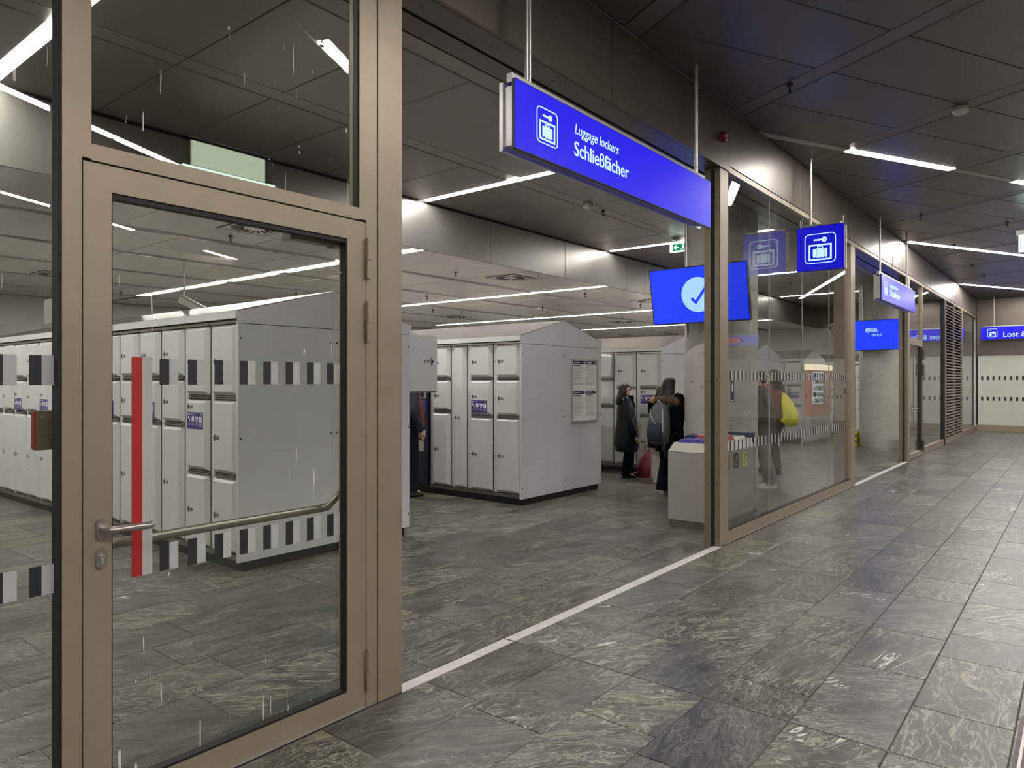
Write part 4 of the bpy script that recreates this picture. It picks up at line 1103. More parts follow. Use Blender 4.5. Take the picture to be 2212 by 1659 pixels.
for k, mm in enumerate(('decal_r', 'lblack', 'lyellow')):
    x0_ = 7.50 + .26 * k if k else 7.50
    l_ = MB(); l_.prism(rrect(x0_, x0_ + .135, .625, .797, .015), lambda q, z: (q, by0 - .0005, z), lambda q, z: (q, by0 - .0025, z))
    lw = M['white'] if k < 2 else M['lblack']
    o = l_.build('sorting_label', M[mm], rb)
    b = MB(); b.box(x0_ + .04, x0_ + .095, by0 - .0032, by0 - .0025, .66, .668)
    for a0, z0 in ((.045, .69), (.06, .71), (.05, .73), (.07, .75)): b.box(x0_ + a0, x0_ + a0 + .03, by0 - .0032, by0 - .0025, z0, z0 + .012)
    b.build('label_print', lw, o)
bb = thing('plastic_sack', 'crumpled blue plastic sack hanging over the right end of the recycling bin', 'bag', (8.48, 3.3, 0))
rnd = random.Random(3); b = MB(); R = []
for i, z in enumerate((.02, .1, .3, .5, .7, .86, .95, .985)):
    wx = .05 + .015 * math.sin(i * 2.1); R.append([(8.49 + (wx + .01 * rnd.random()) * math.cos(a), 3.29 + (.2 + .03 * rnd.random()) * math.sin(a), z) for a in [2 * PI * k / 18 for k in range(18)]])
b.rings(R); b.build('hanging_part', M['bluebag'], bb)
b = MB(); R = []
for i in range(9):
    x = 7.62 + .11 * i; h = .945 + .022 * math.sin(i * 1.7) + .01 * rnd.random()
    R.append([(x, 3.52 + .06 * math.cos(a) * (1 + .3 * rnd.random()), max(.932, h + .028 * math.sin(a) + .012 * rnd.random())) for a in [2 * PI * k / 10 for k in range(10)]])
b.rings(R); b.build('draped_part', M['bluebag'], bb)

# ------------------------------------------------------------------ solid stand-in for a shop reflected in the glass, hazard post
vm = thing('mirrored_shop_unit', 'shallow coral unit with a lit window, solid stand-in for a shop mirrored in glass', 'shop reflection', (19.8, 5.45, .1))
vx0, vx1, vy0, vy1 = 18.93, 20.78, 5.42, 5.595
box('cabinet', M['coral'], vm, vx0, vx1, vy0, vy1, .72, 1.90)
box('lower_panel', M['paint2'], vm, vx0 + .02, vx1 - .02, vy0 + .02, vy1, .10, .72)
box('foot', mat('pinkish_plinth', (.25, .19, .19), .5), vm, vx0 - .01, vx1, vy0 - .01, vy1, 0, .10)
box('lit_header', M['shop_refl_lit'], vm, vx0 - .01, vx1, vy0 - .02, vy1, 1.90, 2.05)
box('display_window', M['shop_refl_win'], vm, vx0 + .06, vx0 + 1.0, vy0 - .006, vy0, 1.02, 1.86)
for k in range(5):
    z = 1.06 + .165 * k
    sh = box('shelf', M['alu'], vm, vx0 + .06, vx0 + 1.0, vy0 - .05, vy0 - .006, z - .012, z)
    for q in range(9):
        b = MB(); x = vx0 + .12 + .1 * q; hgt = .07 + .05 * ((q * 7 + k * 3) % 4) / 4
        b.cyl((x, vy0 - .03, z), (x, vy0 - .03, z + hgt), .03, 8)
        b.build('shop_item', M[['white', 'lyellow', 'bpack_d', 'placard', 'white', 'strap_b'][(q + k * 2) % 6]], sh)
box('pale_panel', mat('pale_coral', (.78, .50, .40), .45), vm, vx0 + 1.16, vx0 + 1.62, vy0 - .012, vy0, 1.05, 1.80)
b = MB(); b.tube([(vx1 - .02, vy0 - .02, 1.9), (vx1 + .01, vy0 - .05, 1.4), (vx1 - .03, vy0 - .06, .9), (vx1 + .02, vy0 - .03, .3)], .012, 6); b.build('cable', M['dred'], vm)
hz = thing('hazard_block', 'low block striped yellow and black beside the far concrete column', 'bollard', (19.3, 4.62, 0))
HX, HY0, HY1 = 19.1, 4.40, 4.85
box('block', M['hazard_y'], hz, HX, HX + .4, HY0, HY1, 0, .34)
b = MB()
for k in range(-1, 4):
    y = HY1 - .16 * k
    poly = [(y, .34), (y - .08, .34), (y - .42, 0), (y - .34, 0)]
    poly = [Vector(p) for p in poly]
    for f in (lambda p: p[0] - HY0, lambda p: HY1 - p[0]):
        poly = clip(poly, f)
        if len(poly) < 3: break
    if len(poly) >= 3: b.prism([tuple(p) for p in poly], lambda q, r: (HX - .0005, q, r), lambda q, r: (HX - .003, q, r))
b.build('black_stripe', M['lblack'], hz)

# ------------------------------------------------------------------ small ceiling fittings
def sprinkler(x, y, z, grp, lab):
    t = MB()
    t.cyl((x, y, z), (x, y, z - .010), .028, 12); t.cyl((x, y, z - .01), (x, y, z - .04), .008, 8)
    t.box(x - .013, x - .009, y - .004, y + .004, z - .066, z - .036); t.box(x + .009, x + .013, y - .004, y + .004, z - .066, z - .036)
    t.cyl((x, y, z - .065), (x, y, z - .071), .019, 10)
    tag(t.build('sprinkler', M['black'], None, (x, y, z)), 'small dark sprinkler head ' + lab, 'sprinkler', grp)
for p, l in (((4.564, 8.04), 'below the swirl diffuser seen in the door glass'), ((10.315, 10.553), 'nearest the left edge of the opening, upper of two'), ((8.341, 7.868), 'just past the bulkhead left of the swirl diffuser'), ((12.411, 12.487), 'far back above the open locker door'), ((13.661, 10.058), 'above the ridge of the bank with the notice board'),
             ((12.034, 7.8), 'right of the swirl diffuser past the bulkhead'), ((17.353, 10.025), 'above the third locker bank, left of the display'), ((8.401, 12.315), 'above the ridge of the first locker bank'), ((6.103, 14.816), 'at the left end of the lamp line in the door glass'), ((14.5, 7.9), 'close to the left edge of the near display'), ((16.9, 7.9), 'under the lower edge of the near display')):
    sprinkler(p[0], p[1], ZL, 'sprinklers on the low room ceiling', l)
for p, l in (((8.575, 5.258), 'beside the smoke detector under the large blue sign'), ((17.612, 5.527), 'behind the glass wall under the square sign')):
    sprinkler(p[0], p[1], ZC, 'sprinklers on the high room ceiling', l)
for p, l in (((6.61, 2.082), 'on the hall ceiling right of the large sign rod'), ((13.077, 2.048), 'on the hall ceiling above the second Schließfächer sign'), ((14.636, 1.014), 'on the hall ceiling above the exit sign at the picture edge'), ((19.46, 2.016), 'on the hall ceiling past the second lamp line, left of two'), ((21.508, 1.971), 'on the hall ceiling past the second lamp line, right of two'), ((16.4, 2.0), 'on the hall ceiling before the second lamp line'), ((3.41, .92), 'on the hall ceiling over the door, seen mirrored in its transom')):
    sprinkler(p[0], p[1], ZH, 'sprinklers on the hall ceiling', l)
def diffuser(x, y, lab):
    z = ZL; t = thing('air_diffuser', lab, 'vent', (x, y, z), 'square ceiling air diffusers'); s = .3
    b = MB(); b.box(x - s, x + s, y - s, y - s + .012, z - .006, z - .001); b.box(x - s, x + s, y + s - .012, y + s, z - .006, z - .001); b.box(x - s, x - s + .012, y - s, y + s, z - .006, z - .001); b.box(x + s - .012, x + s, y - s, y + s, z - .006, z - .001)
    b.build('frame', M['black'], t)
    box('plate', M['ceil_low'], t, x - s + .012, x + s - .012, y - s + .012, y + s - .012, z - .005, z - .001)
    for k in range(20):
        a = 2 * PI * k / 20; bm = MB()
        c, s_ = math.cos(a), math.sin(a)
        def q(r, w_): return (x + r * c - w_ * s_, y + r * s_ + w_ * c)
        pts = [q(.12, .0), q(.25, .04), q(.25, .07), q(.12, .022)]
        bm.hexa([(*p, z - .0075) for p in pts] + [(*p, z - .005) for p in pts]); bm.build('slot', M['mesh_b'], t)
for p, l in (((4.503, 7.412), 'square swirl air diffuser on the low ceiling seen through the door glass'), ((9.367, 7.567), 'square swirl air diffuser just past the bulkhead left of the near display'),
             ((13.941, 7.386), 'square swirl air diffuser at the left edge of the near display'), ((14.141, 13.338), 'square swirl air diffuser far back above the second locker bank'),
             ((4.40, 13.163), 'square swirl air diffuser far back at the left sidelight'), ((18.4, 10.6), 'square swirl air diffuser far back above the third locker bank')):
    diffuser(*p, l)
def smoke(x, y, z, lab):
    t = thing('smoke_detector', lab, 'smoke detector', (x, y, z), 'smoke detectors')
    b = MB(); b.rings([[(x + r * math.cos(2 * PI * k / 24), y + r * math.sin(2 * PI * k / 24), z - d) for k in range(24)] for r, d in ((.058, 0), (.062, .012), (.062, .022))]); b.build('base', M['plast_w'], t)
    b = MB(); b.rings([[(x + r * math.cos(2 * PI * k / 24), y + r * math.sin(2 * PI * k / 24), z - d) for k in range(24)] for r, d in ((.052, .022), (.074, .028), (.074, .04), (.06, .058), (.03, .068))]); b.build('sensor_head', M['plast_w'], t)
    b = MB(); b.rings([[(x + r * math.cos(2 * PI * k / 24), y + r * math.sin(2 * PI * k / 24), z - d) for k in range(24)] for r, d in ((.0745, .032), (.0745, .036))]); b.build('vent_slot', M['plast_g'], t)
smoke(8.13, 5.22, ZC, 'white smoke detector on the room ceiling under the large blue sign')
smoke(8.221, .948, ZH, 'white smoke detector on the hall ceiling at the upper right')
al = thing('fire_alarm', 'dark red round fire alarm sounder on the bronze fascia', 'alarm', (6.613, 2.73, 3.96))
b = MB(); n = 20
b.rings([[(6.613 + r * math.cos(2 * PI * k / n), YF - .012 - d, 3.96 + r * math.sin(2 * PI * k / n)) for k in range(n)] for r, d in ((.05, 0), (.052, .02), (.044, .03), (.05, .035), (.048, .05), (.03, .058))]); b.build('sounder', M['dred'], al)
b = MB(); b.cyl((6.613, YF - .068, 3.96), (6.613, YF - .078, 3.96), .010, 10); b.build('lamp', M['white'], al)
# lit acrylic exit plate standing on the transom, room side
ex = thing('exit_light', 'lit acrylic exit plate seen from behind above the glass door', 'exit sign', (1.62, 2.87, 2.46))
box('plate', M['exit_lit'], ex, 1.455, 1.79, 2.862, 2.868, 2.497, 2.595)
b = MB(); b.box(1.437, 1.455, 2.86, 2.87, 2.487, 2.61); b.box(1.79, 1.803, 2.86, 2.87, 2.487, 2.61); b.box(1.455, 1.79, 2.86, 2.87, 2.597, 2.611); b.build('acrylic_edge', M['acry'], ex)
box('plate_border', M['alu'], ex, 1.452, 1.793, 2.868, 2.871, 2.494, 2.598)
b = MB()
for xa, sg in ((1.437, -1), (1.803, 1)): b.hexa([(xa, 2.85, 2.45), (xa + sg * .03, 2.85, 2.45), (xa + sg * .03, 2.88, 2.45), (xa, 2.88, 2.45), (xa, 2.858, 2.57), (xa + sg * .006, 2.858, 2.57), (xa + sg * .006, 2.872, 2.57), (xa, 2.872, 2.57)])
b.build('side_clip', M['acry'], ex)
box('lit_base', M['exit_base'], ex, 1.41, 1.83, 2.845, 2.885, 2.447, 2.485)
# green exit sign under the high ceiling
gs = thing('exit_sign', 'small green exit sign with arrow under the high room ceiling', 'exit sign', (10.95, 5.25, 3.75))
box('lit_box', M['exit_w'], gs, 10.92, 10.98, 5.06, 5.40, 3.76, 3.93)
g_ = box('green_face', M['green'], gs, 10.916, 10.9195, 5.085, 5.345, 3.775, 3.885)
b = MB()
def gp_(pts): b.prism(pts, lambda q, r: (10.9155, -q, r), lambda q, r: (10.913, -q, r))
gp_([(-5.33, 3.83), (-5.285, 3.87), (-5.27, 3.86), (-5.295, 3.835), (-5.235, 3.835), (-5.235, 3.822), (-5.295, 3.822), (-5.27, 3.797), (-5.285, 3.787)])
gp_(circ(-5.165, 3.868, .011, 10)); gp_([(-5.175, 3.855), (-5.15, 3.855), (-5.145, 3.825), (-5.12, 3.785), (-5.135, 3.785), (-5.16, 3.815), (-5.18, 3.79), (-5.20, 3.785), (-5.175, 3.82)])
b.build('exit_pictogram', M['exit_w'], gs)
b = MB(); b.cyl((10.95, 5.29, 3.93), (10.95, 5.29, ZC), .02, 8); b.cyl((10.95, 5.29, ZC - .05), (10.95, 5.29, ZC + .01), .075, 16); b.build('mount', M['plast_g'], gs)
# exit light at the right picture edge
es = thing('exit_sign', 'lit white exit sign box under the hall ceiling at the right picture edge', 'exit sign', (14.4, .72, 3.8))
box('lit_box', M['exit_w'], es, 14.3, 14.36, .45, .84, 3.73, 4.0)
box('top_housing', M['plast_w'], es, 14.28, 14.40, .45, .87, 4.0, 4.08)
b = MB(); b.box(14.296, 14.30, .46, .815, 3.75, 3.755); b.box(14.296, 14.30, .46, .815, 3.93, 3.935); b.box(14.296, 14.30, .81, .815, 3.75, 3.935); b.build('border', M['screenbk'], es)
b = MB(); b.cyl((14.34, .65, 4.08), (14.34, .65, ZH), .015, 8); b.build('mount', M['alu'], es)
# cctv cameras
def cctv(label, p, d, zt):
    t = thing('security_camera', label, 'security camera', p, 'white tube security cameras')
    p = Vector(p); d = Vector(d).normalized()
    s_ = d.cross(Vector((0, 0, 1))).normalized(); u_ = s_.cross(d)
    def sq(c, r, q): return [tuple(c + s_ * (r * a) + u_ * (q * e)) for a, e in ((-1, -.6), (-.6, -1), (.6, -1), (1, -.6), (1, .6), (.6, 1), (-.6, 1), (-1, .6))]
    b = MB(); b.rings([sq(p - d * .17, .06, .055), sq(p + d * .17, .06, .055)], 0, True, False); b.build('tube_housing', M['plast_w'], t)
    b = MB(); b.rings([sq(p + d * .171, .045, .042), sq(p + d * .176, .045, .042)], 0, True, False); b.build('window', M['screenbk'], t)
    b = MB(); b.rings([sq(p - d * .19 + u_ * .062, .066, .004), sq(p + d * .22 + u_ * .062, .066, .004)], 0, True, False); b.build('sun_shield', M['plast_w'], t)
    q = p - d * .12
    b = MB(); b.cyl((q.x, q.y, q.z + .05), (q.x, q.y, zt), .016, 8); b.build('drop_pipe', M['plast_w'], t)
cctv('white security camera hanging above the first locker bank, seen in the door glass', (5.2, 10.25, 2.735), (.6, -.75, -.5), ZL)
cctv('white security camera hanging beside the far bronze post', (14.8, 3.75, 2.69), (-.75, .65, -.25), ZC)
cctv('white security camera far back over the second locker bank', (13.6, 12.6, 2.75), (-.6, -.7, -.2), ZL)
# pull box and alarm on the sidelight mullion, room side
pb = thing('emergency_release', 'brown emergency release box with red front beside the door, behind the sidelight', 'alarm', (.94, 2.9, 1.36))
box('box', M['bronze2'], pb, .9, .985, YF + .135, YF + .165, 1.357, 1.497)
b = MB(); b.hexa([(.9, YF + .135, 1.357), (.895, YF + .14, 1.365), (.895, YF + .165, 1.365), (.9, YF + .168, 1.357), (.9, YF + .135, 1.497), (.895, YF + .14, 1.489), (.895, YF + .165, 1.489), (.9, YF + .168, 1.497)]); b.build('red_front', M['red'], pb)
b = MB(); b.cyl((.92, YF + .134, 1.475), (.92, YF + .136, 1.475), .004, 8); b.build('screw', M['alu'], pb)
box('fixing_plate', M['bronze2'], pb, .94, .985, YF + .075, YF + .137, 1.40, 1.46)
ab = thing('door_alarm', 'small white alarm box on the mullion above the emergency release', 'alarm', (.95, 2.9, 1.80))
b = MB(); b.prism(rrect(1.807, 1.893, YF + .09, YF + .17, .015), lambda z, y: (.937, y, z), lambda z, y: (.968, y, z)); b.build('cover', M['plast_w'], ab)
box('mount', M['bronze2'], ab, .968, .99, YF + .075, YF + .165, 1.81, 1.89)

# ------------------------------------------------------------------ people
def lerp(a, b, t): return tuple(a[i] + (b[i] - a[i]) * t for i in range(3))
class Person:
    """x forward, y left, z up, modelled 1.70 m tall, then scaled, turned and set down"""
    def __init__(s, label, pos, heading, H, legs, hands, lean=0., elbows=None, turn=0., group=None):
        s.T = Matrix.Translation((pos[0], pos[1], 0)) @ Matrix.Rotation(math.radians(heading), 4, 'Z') @ Matrix.Scale(H / 1.70, 4)
        s.root = thing('person', label, 'person', (pos[0], pos[1], 0), group)
        s.lean = lean; J = s.J = {}
        J['pel'] = (0, 0, .93); J['spine'] = (lean * .3, 0, 1.10); J['chest'] = (lean * .7, 0, 1.30); J['neck'] = (lean, 0, 1.44)
        J['head'] = (lean + .015, 0, 1.58)
        for sd, sg in (('L', 1), ('R', -1)):
            a = legs[sd]; hip = (0, .085 * sg, .90); an = (a[0], a[1], a[2] if len(a) > 2 else .085)
            kn = lerp(hip, an, .5); kn = (kn[0] + .04 + abs(a[0]) * .1, kn[1], kn[2])
            J['hip' + sd], J['knee' + sd], J['ank' + sd] = hip, kn, an
            J['toe' + sd] = (an[0] + .15, an[1] + .01 * sg, .03)
            sh = (lean * .9 - .01, .165 * sg, 1.385); hd = hands[sd]
            el = lerp(sh, hd, .52); el = (el[0] - .05, el[1] + .04 * sg, el[2] - .015)
            if elbows and sd in elbows: el = elbows[sd]
            J['sho' + sd], J['elb' + sd], J['wri' + sd] = sh, el, hd
        s.turn = turn
    def put(s, mb, name, m, par=None):
        mb.v = [tuple(s.T @ Vector(v)) for v in mb.v]
        return mb.build(name, m, par or s.root)
    def body(s, m=None):
        J = s.J; vs = []; es = []; rs = []
        def v(p, r, par=None):
            vs.append(p); rs.append(r if isinstance(r, tuple) else (r, r))
            if par is not None: es.append((par, len(vs) - 1))
            return len(vs) - 1
        l = s.lean
        pel = v(J['pel'], (.13, .10)); sp = v(J['spine'], (.115, .085), pel); ch = v(J['chest'], (.135, .095), sp); nk = v(J['neck'], .052, ch)
        ct_, st_ = math.cos(math.radians(s.turn)), math.sin(math.radians(s.turn))
        def hp(x, y, z): return (l + x * ct_ - y * st_, x * st_ + y * ct_, z)
        h0 = v(hp(.02, 0, 1.50), .058, nk); h1 = v(hp(.012, 0, 1.575), (.076, .088), h0); v(hp(.0, 0, 1.645), (.062, .07), h1)
        ns = v(hp(.098, 0, 1.562), .013, h1); v(hp(.108, 0, 1.548), .009, ns)
        v(hp(.078, 0, 1.492), .026, h0)
        for e in (1, -1): v(hp(-.005, .083 * e, 1.57), (.016, .010), h1)
        for sd, sg in (('L', 1), ('R', -1)):
            hip = v(J['hip' + sd], .082, pel); kn = v(J['knee' + sd], .054, hip); cf = v(lerp(J['knee' + sd], J['ank' + sd], .35), .052, kn); an = v(J['ank' + sd], .035, cf)
            v(J['toe' + sd], (.038, .026), an)
            sh = v(J['sho' + sd], .05, ch); el = v(J['elb' + sd], .037, sh); wr = v(J['wri' + sd], .024, el)
            d = (Vector(J['wri' + sd]) - Vector(J['elb' + sd])).normalized()
            side = d.cross(Vector((0, sg, 0)));
            if side.length < .2: side = Vector((1, 0, 0))
            side.normalize(); nrm = d.cross(side).normalized()
            if nrm.y * sg > 0: nrm = -nrm
            w0 = Vector(J['wri' + sd]); pm = v(tuple(w0 + d * .05), (.030, .017), wr)
            for k, (off, ln) in enumerate(((.026, .062), (.009, .072), (-.009, .068), (-.026, .052))):
                a = v(tuple(w0 + d * .085 + side * off), .0095, pm); bq = v(tuple(w0 + d * (.085 + ln * .55) + side * off + nrm * .012), .0085, a)
                v(tuple(w0 + d * (.085 + ln * .85) + side * off + nrm * .034), .0072, bq)
            a = v(tuple(w0 + d * .035 + side * .036 + nrm * .008), .010, pm); v(tuple(w0 + d * .075 + side * .05 + nrm * .02), .0085, a)
        me = bpy.data.meshes.new('tmp'); me.from_pydata(vs, es, []); ob = bpy.data.objects.new('tmp', me); C.objects.link(ob)
        md = ob.modifiers.new('skin', 'SKIN')
        for i, r in enumerate(rs):
            me.skin_vertices[0].data[i].radius = r; me.skin_vertices[0].data[i].use_root = (i == 0)
        sb = ob.modifiers.new('sub', 'SUBSURF'); sb.levels = 1; sb.render_levels = 1
        bpy.context.view_layer.update()
        m2 = bpy.data.meshes.new_from_object(ob.evaluated_get(bpy.context.evaluated_depsgraph_get()))
        bpy.data.objects.remove(ob)
        mb = MB(); mb.add([x.co[:] for x in m2.vertices], [tuple(p.vertices) for p in m2.polygons], 0, True)
        bpy.data.meshes.remove(m2)
        o = s.put(mb, 'body', m or M['skin'])
        for e in (1, -1):
            mb = MB(); mb.ell(hp(.082, .031 * e, 1.578), (.008, .013, .007), 8, 5); s.put(mb, 'eye', M['screenbk'])
        mb = MB(); mb.ell(hp(.093, 0, 1.518), (.008, .024, .006), 8, 5); s.put(mb, 'mouth', mat('lips', (.38, .12, .10), .5))
        s.hp = hp
        return o
    def trousers(s, m, wide=.0, flare=.0, hem=.09):
        J = s.J; b = MB()
        for sd in 'LR':
            h, k, a = J['hip' + sd], J['knee' + sd], J['ank' + sd]
            a2 = lerp(k, a, 1 - (hem - .085) / .4)
            b.tube([(h[0], h[1] * .9, h[2] + .10), h, lerp(h, k, .5), k, lerp(k, a2, .4), lerp(k, a2, .8), a2],
                   [(.10, .09), (.10 + wide, .095), (.088 + wide, .085 + wide), (.066 + wide, .066 + wide), (.064 + wide + flare * .4, .06 + wide + flare * .4), (.055 + wide + flare, .05 + wide + flare), (.056 + wide + flare * 1.2, .052 + wide + flare)], 14)
        b.tube([(0, 0, .80), (0, 0, .92), (0, 0, 1.04)], [(.08, .11), (.125, .175), (.105, .15)], 16)
        return s.put(b, 'trousers', m)
    def coat(s, m, hem, prof, quilt=0., name='coat', sleeve=.058, cuff=.045, arms=True, step=.045):
        """prof: list of (z, rx, ry)"""
        J = s.J; l = s.lean; b = MB(); path = []; rad = []
        z = hem; k = 0
        def at(z):
            for (z0, a0, b0), (z1, a1, b1) in zip(prof[:-1], prof[1:]):
                if z <= z1: t = (z - z0) / (z1 - z0); return a0 + (a1 - a0) * t, b0 + (b1 - b0) * t
            return prof[-1][1:]
        while z <= prof[-1][0] + .001:
            rx, ry = at(z); q = quilt if k % 2 else -quilt
            path.append((l * max(0, (z - .93) / .5), 0, z)); rad.append((rx + q, ry + q)); z += step / (2 if quilt else 1); k += 1
        b.tube(path, rad, 20)
        if arms:
            for sd in 'LR':
                p = [lerp(J['sho' + sd], (0, 0, J['sho' + sd][2]), .25), J['sho' + sd]]
                r = [sleeve + .012, sleeve + .01]
                n = 7
                for i in range(1, n): p.append(lerp(J['sho' + sd], J['elb' + sd], i / n)); r.append(sleeve + (quilt if i % 2 else -quilt))
                p.append(J['elb' + sd]); r.append(sleeve - .004)
                for i in range(1, n): p.append(lerp(J['elb' + sd], J['wri' + sd], i / n)); r.append(sleeve - .006 - .001 * i + (quilt if i % 2 else -quilt))
                p.append(J['wri' + sd]); r.append(cuff)
                b.tube(p, r, 12)
        return s.put(b, name, m)
    def shoes(s, m, sole=None, h=.07, boot=False):
        for sd in 'LR':
            a = s.J['ank' + sd]; z0 = a[2] - .085
            b = MB(); R = []
            for x, w_, hh in ((-.075, .022, .05), (-.065, .034, h + .01), (-.02, .037, h + .02), (.04, .040, h), (.10, .046, h * .75), (.155, .042, h * .6), (.185, .018, h * .35)):
                R.append([(a[0] + x, a[1] + w_ * y, z0 + .018 + hh * zz) for y, zz in ((-1, 0), (1, 0), (1, .5), (.75, .9), (0, 1.05), (-.75, .9), (-1, .5))])
            b.rings(R)
            if boot: b.tube([(a[0] - .02, a[1], z0 + .06), (a[0] - .015, a[1], z0 + .13), (a[0] - .015, a[1], z0 + .19)], [(.05, .042), (.047, .042), (.05, .045)], 12)
            sh = s.put(b, 'boot' if boot else 'shoe', m)
            b = MB(); so = [(a[0] + x, a[1] + y) for x, y in ((-.08, -.03), (-.05, -.038), (.10, -.049), (.16, -.046), (.192, -.015), (.192, .015), (.16, .046), (.10, .049), (-.05, .038), (-.08, .03))]
            b.prism(so, lambda q, r: (q, r, z0), lambda q, r: (q, r, z0 + .022)); s.put(b, 'sole', sole or m, sh)
    def hair(s, m, drop=1.56, back=.0, wide=0., puff=0.):
        """cap of hair with a fall at the back down to the height drop; the face stays free"""
        b = MB(); p = []; r = []; hp = s.hp
        for z, x, rx, ry in ((1.682, -.01, .02, .02), (1.675, -.01, .052, .05), (1.655, -.008, .083, .078), (1.625, -.012, .097, .090), (1.60, -.03, .082, .093), (1.56, -.042, .072, .094 + puff), (1.50, -.055, .062 + puff, .094 + puff + wide * .5), (1.44, -.068 - back * .3, .055 + puff, .095 + wide), (1.36, -.085 - back * .6, .046 + puff, .098 + wide), (1.27, -.10 - back, .036, .09 + wide), (1.16, -.115 - back, .028, .075 + wide), (1.08, -.12 - back, .01, .04 + wide)):
            if z < drop - .001: break
            p.append(hp(x, 0, z)); r.append((rx, ry))
        q = p[-1]; p += [(q[0] - .012, q[1], q[2] - .035), (q[0] - .02, q[1], q[2] - .06)]; r += [(r[-1][0] * .75, r[-1][1] * .8), (r[-1][0] * .3, r[-1][1] * .4)]
        R = []
        tr = math.radians(s.turn)
        for q, (rx, ry) in zip(p, r):
            R.append([(q[0] + rx * math.cos(a) * math.cos(tr) - ry * math.sin(a) * math.sin(tr), q[1] + rx * math.cos(a) * math.sin(tr) + ry * math.sin(a) * math.cos(tr), q[2] + .006 * math.sin(a * 7 + q[2] * 40)) for a in [2 * PI * k / 20 for k in range(20)]])
        b.rings(R); return s.put(b, 'hair', m)
    def fur(s, m, z=1.40, rx=.14, ry=.18, r=.055, x0=-.05, tilt=.0, name='fur_hood_trim', seed=1, part=(0, 360)):
        rn = random.Random(seed); b = MB(); path = []; n = 22
        a0, a1 = math.radians(part[0]), math.radians(part[1])
        for k in range(n + 1):
            a = a0 + (a1 - a0) * k / n
            path.append((x0 + s.lean + rx * math.cos(a), ry * math.sin(a), z - tilt * math.cos(a)))
        b.tube(path, [r * (.8 + .3 * rn.random()) for _ in path], 10)
        for k in range(1500):
            c = Vector(rn.choice(path)) + Vector((rn.uniform(-.02, .02), rn.uniform(-.02, .02), 0))
            d = Vector((rn.gauss(0, 1), rn.gauss(0, 1), rn.gauss(0, 1))).normalized()
            q = c + d * r * .75; t = c + d * r * rn.uniform(1.1, 1.5) + Vector((0, 0, -r * .25)); sd = d.cross(Vector((rn.random(), rn.random(), rn.random()))).normalized() * r * .09; s2 = d.cross(sd).normalized() * r * .09
            b.add([q + sd, q - sd * .5 + s2, q - sd * .5 - s2, t], [(0, 1, 3), (1, 2, 3), (2, 0, 3)])
        return s.put(b, name, m)

# woman in the long black puffer coat, in profile
w = Person('woman with black hair and glasses in a long black quilted coat, in profile', (10.45, 5.95), -50, 1.585, {'L': (.05, .09), 'R': (-.03, -.09)}, {'L': (.20, .16, .95), 'R': (.12, -.23, .755)}, -.035, None, 6)
w.body(); w.trousers(M['wool'], .022, .004, .05)
w.coat(M['puffer'], .47, [(.47, .19, .20), (.60, .225, .235), (.85, .205, .235), (1.05, .17, .215), (1.25, .155, .205), (1.38, .11, .165), (1.44, .07, .08)], .0032, sleeve=.068, cuff=.05, step=.058)
w.shoes(M['shoe_b']); w.hair(M['hair_b'], 1.355, .03, .015, .012)
b = MB(); b.tube([(.02, 0, 1.37), (.03, 0, 1.42), (.035, 0, 1.475)], [(.10, .105), (.098, .10), (.085, .088)], 16); b.tube([(.1, .02, 1.36), (.12, .02, 1.30), (.135, .0, 1.24)], [(.03, .06), (.03, .05), (.015, .03)], 10); w.put(b, 'scarf', M['wool'])
b = MB()
for e in (1, -1):
    b.tube([w.hp(.107, .033 * e + .024 * math.cos(a), 1.577 + .019 * math.sin(a)) for a in [2 * PI * k / 10 for k in range(11)]], .0035, 6)
    b.tube([w.hp(.105, .057 * e, 1.58), w.hp(.0, .09 * e, 1.582)], .003, 6)
b.tube([w.hp(.112, .01, 1.58), w.hp(.112, -.01, 1.58)], .003, 6); w.put(b, 'glasses', M['dred'])

# tall girl seen from behind with the brown fur hood
w = Person('tall girl seen from behind with long dark hair, brown fur hood and grey backpack', (9.29, 4.60), -4, 1.675, {'L': (.03, .10), 'R': (-.02, -.10)}, {'L': (.28, .08, 1.12), 'R': (.26, -.14, 1.10)}, .01, {'L': (.03, .22, 1.13), 'R': (.03, -.24, 1.13)})
w.body(); w.trousers(M['denim_b'], .016, .05, .05)
w.coat(M['wool'], .62, [(.62, .16, .215), (.80, .165, .225), (1.05, .145, .205), (1.25, .145, .21), (1.38, .11, .175), (1.44, .07, .08)], sleeve=.068, cuff=.05)
w.shoes(M['shoe_w'], M['shoe_w'], .06); w.hair(M['hair_d'], 1.10, .035, .012, .006)
w.fur(M['fur'], 1.335, .10, .15, .058, -.06, .03, seed=2)
tall = w
# girl with the grey backpack
w = Person('brown haired girl with blond fur collar and pale trousers behind the tall girl', (10.32, 5.25), 22, 1.56, {'L': (.04, .10), 'R': (.0, -.08)}, {'L': (.30, .12, 1.12), 'R': (.20, -.24, .92)}, .05)
w.body(); w.trousers(M['pale'], .012, .02, .06)
w.coat(M['wool'], .60, [(.60, .18, .23), (.80, .185, .24), (1.05, .16, .225), (1.25, .15, .215), (1.38, .11, .17), (1.44, .07, .08)], sleeve=.066, cuff=.05)
w.shoes(M['shoe_w'], M['shoe_w'], .06); w.hair(M['hair_l'], 1.36, .0, .0)
w.fur(M['fur_l'], 1.42, .10, .15, .05, -.06, .03, seed=5)
w.fur(M['fur_l'], .98, .035, .04, .028, .24, .0, name='fur_cuff', seed=8)
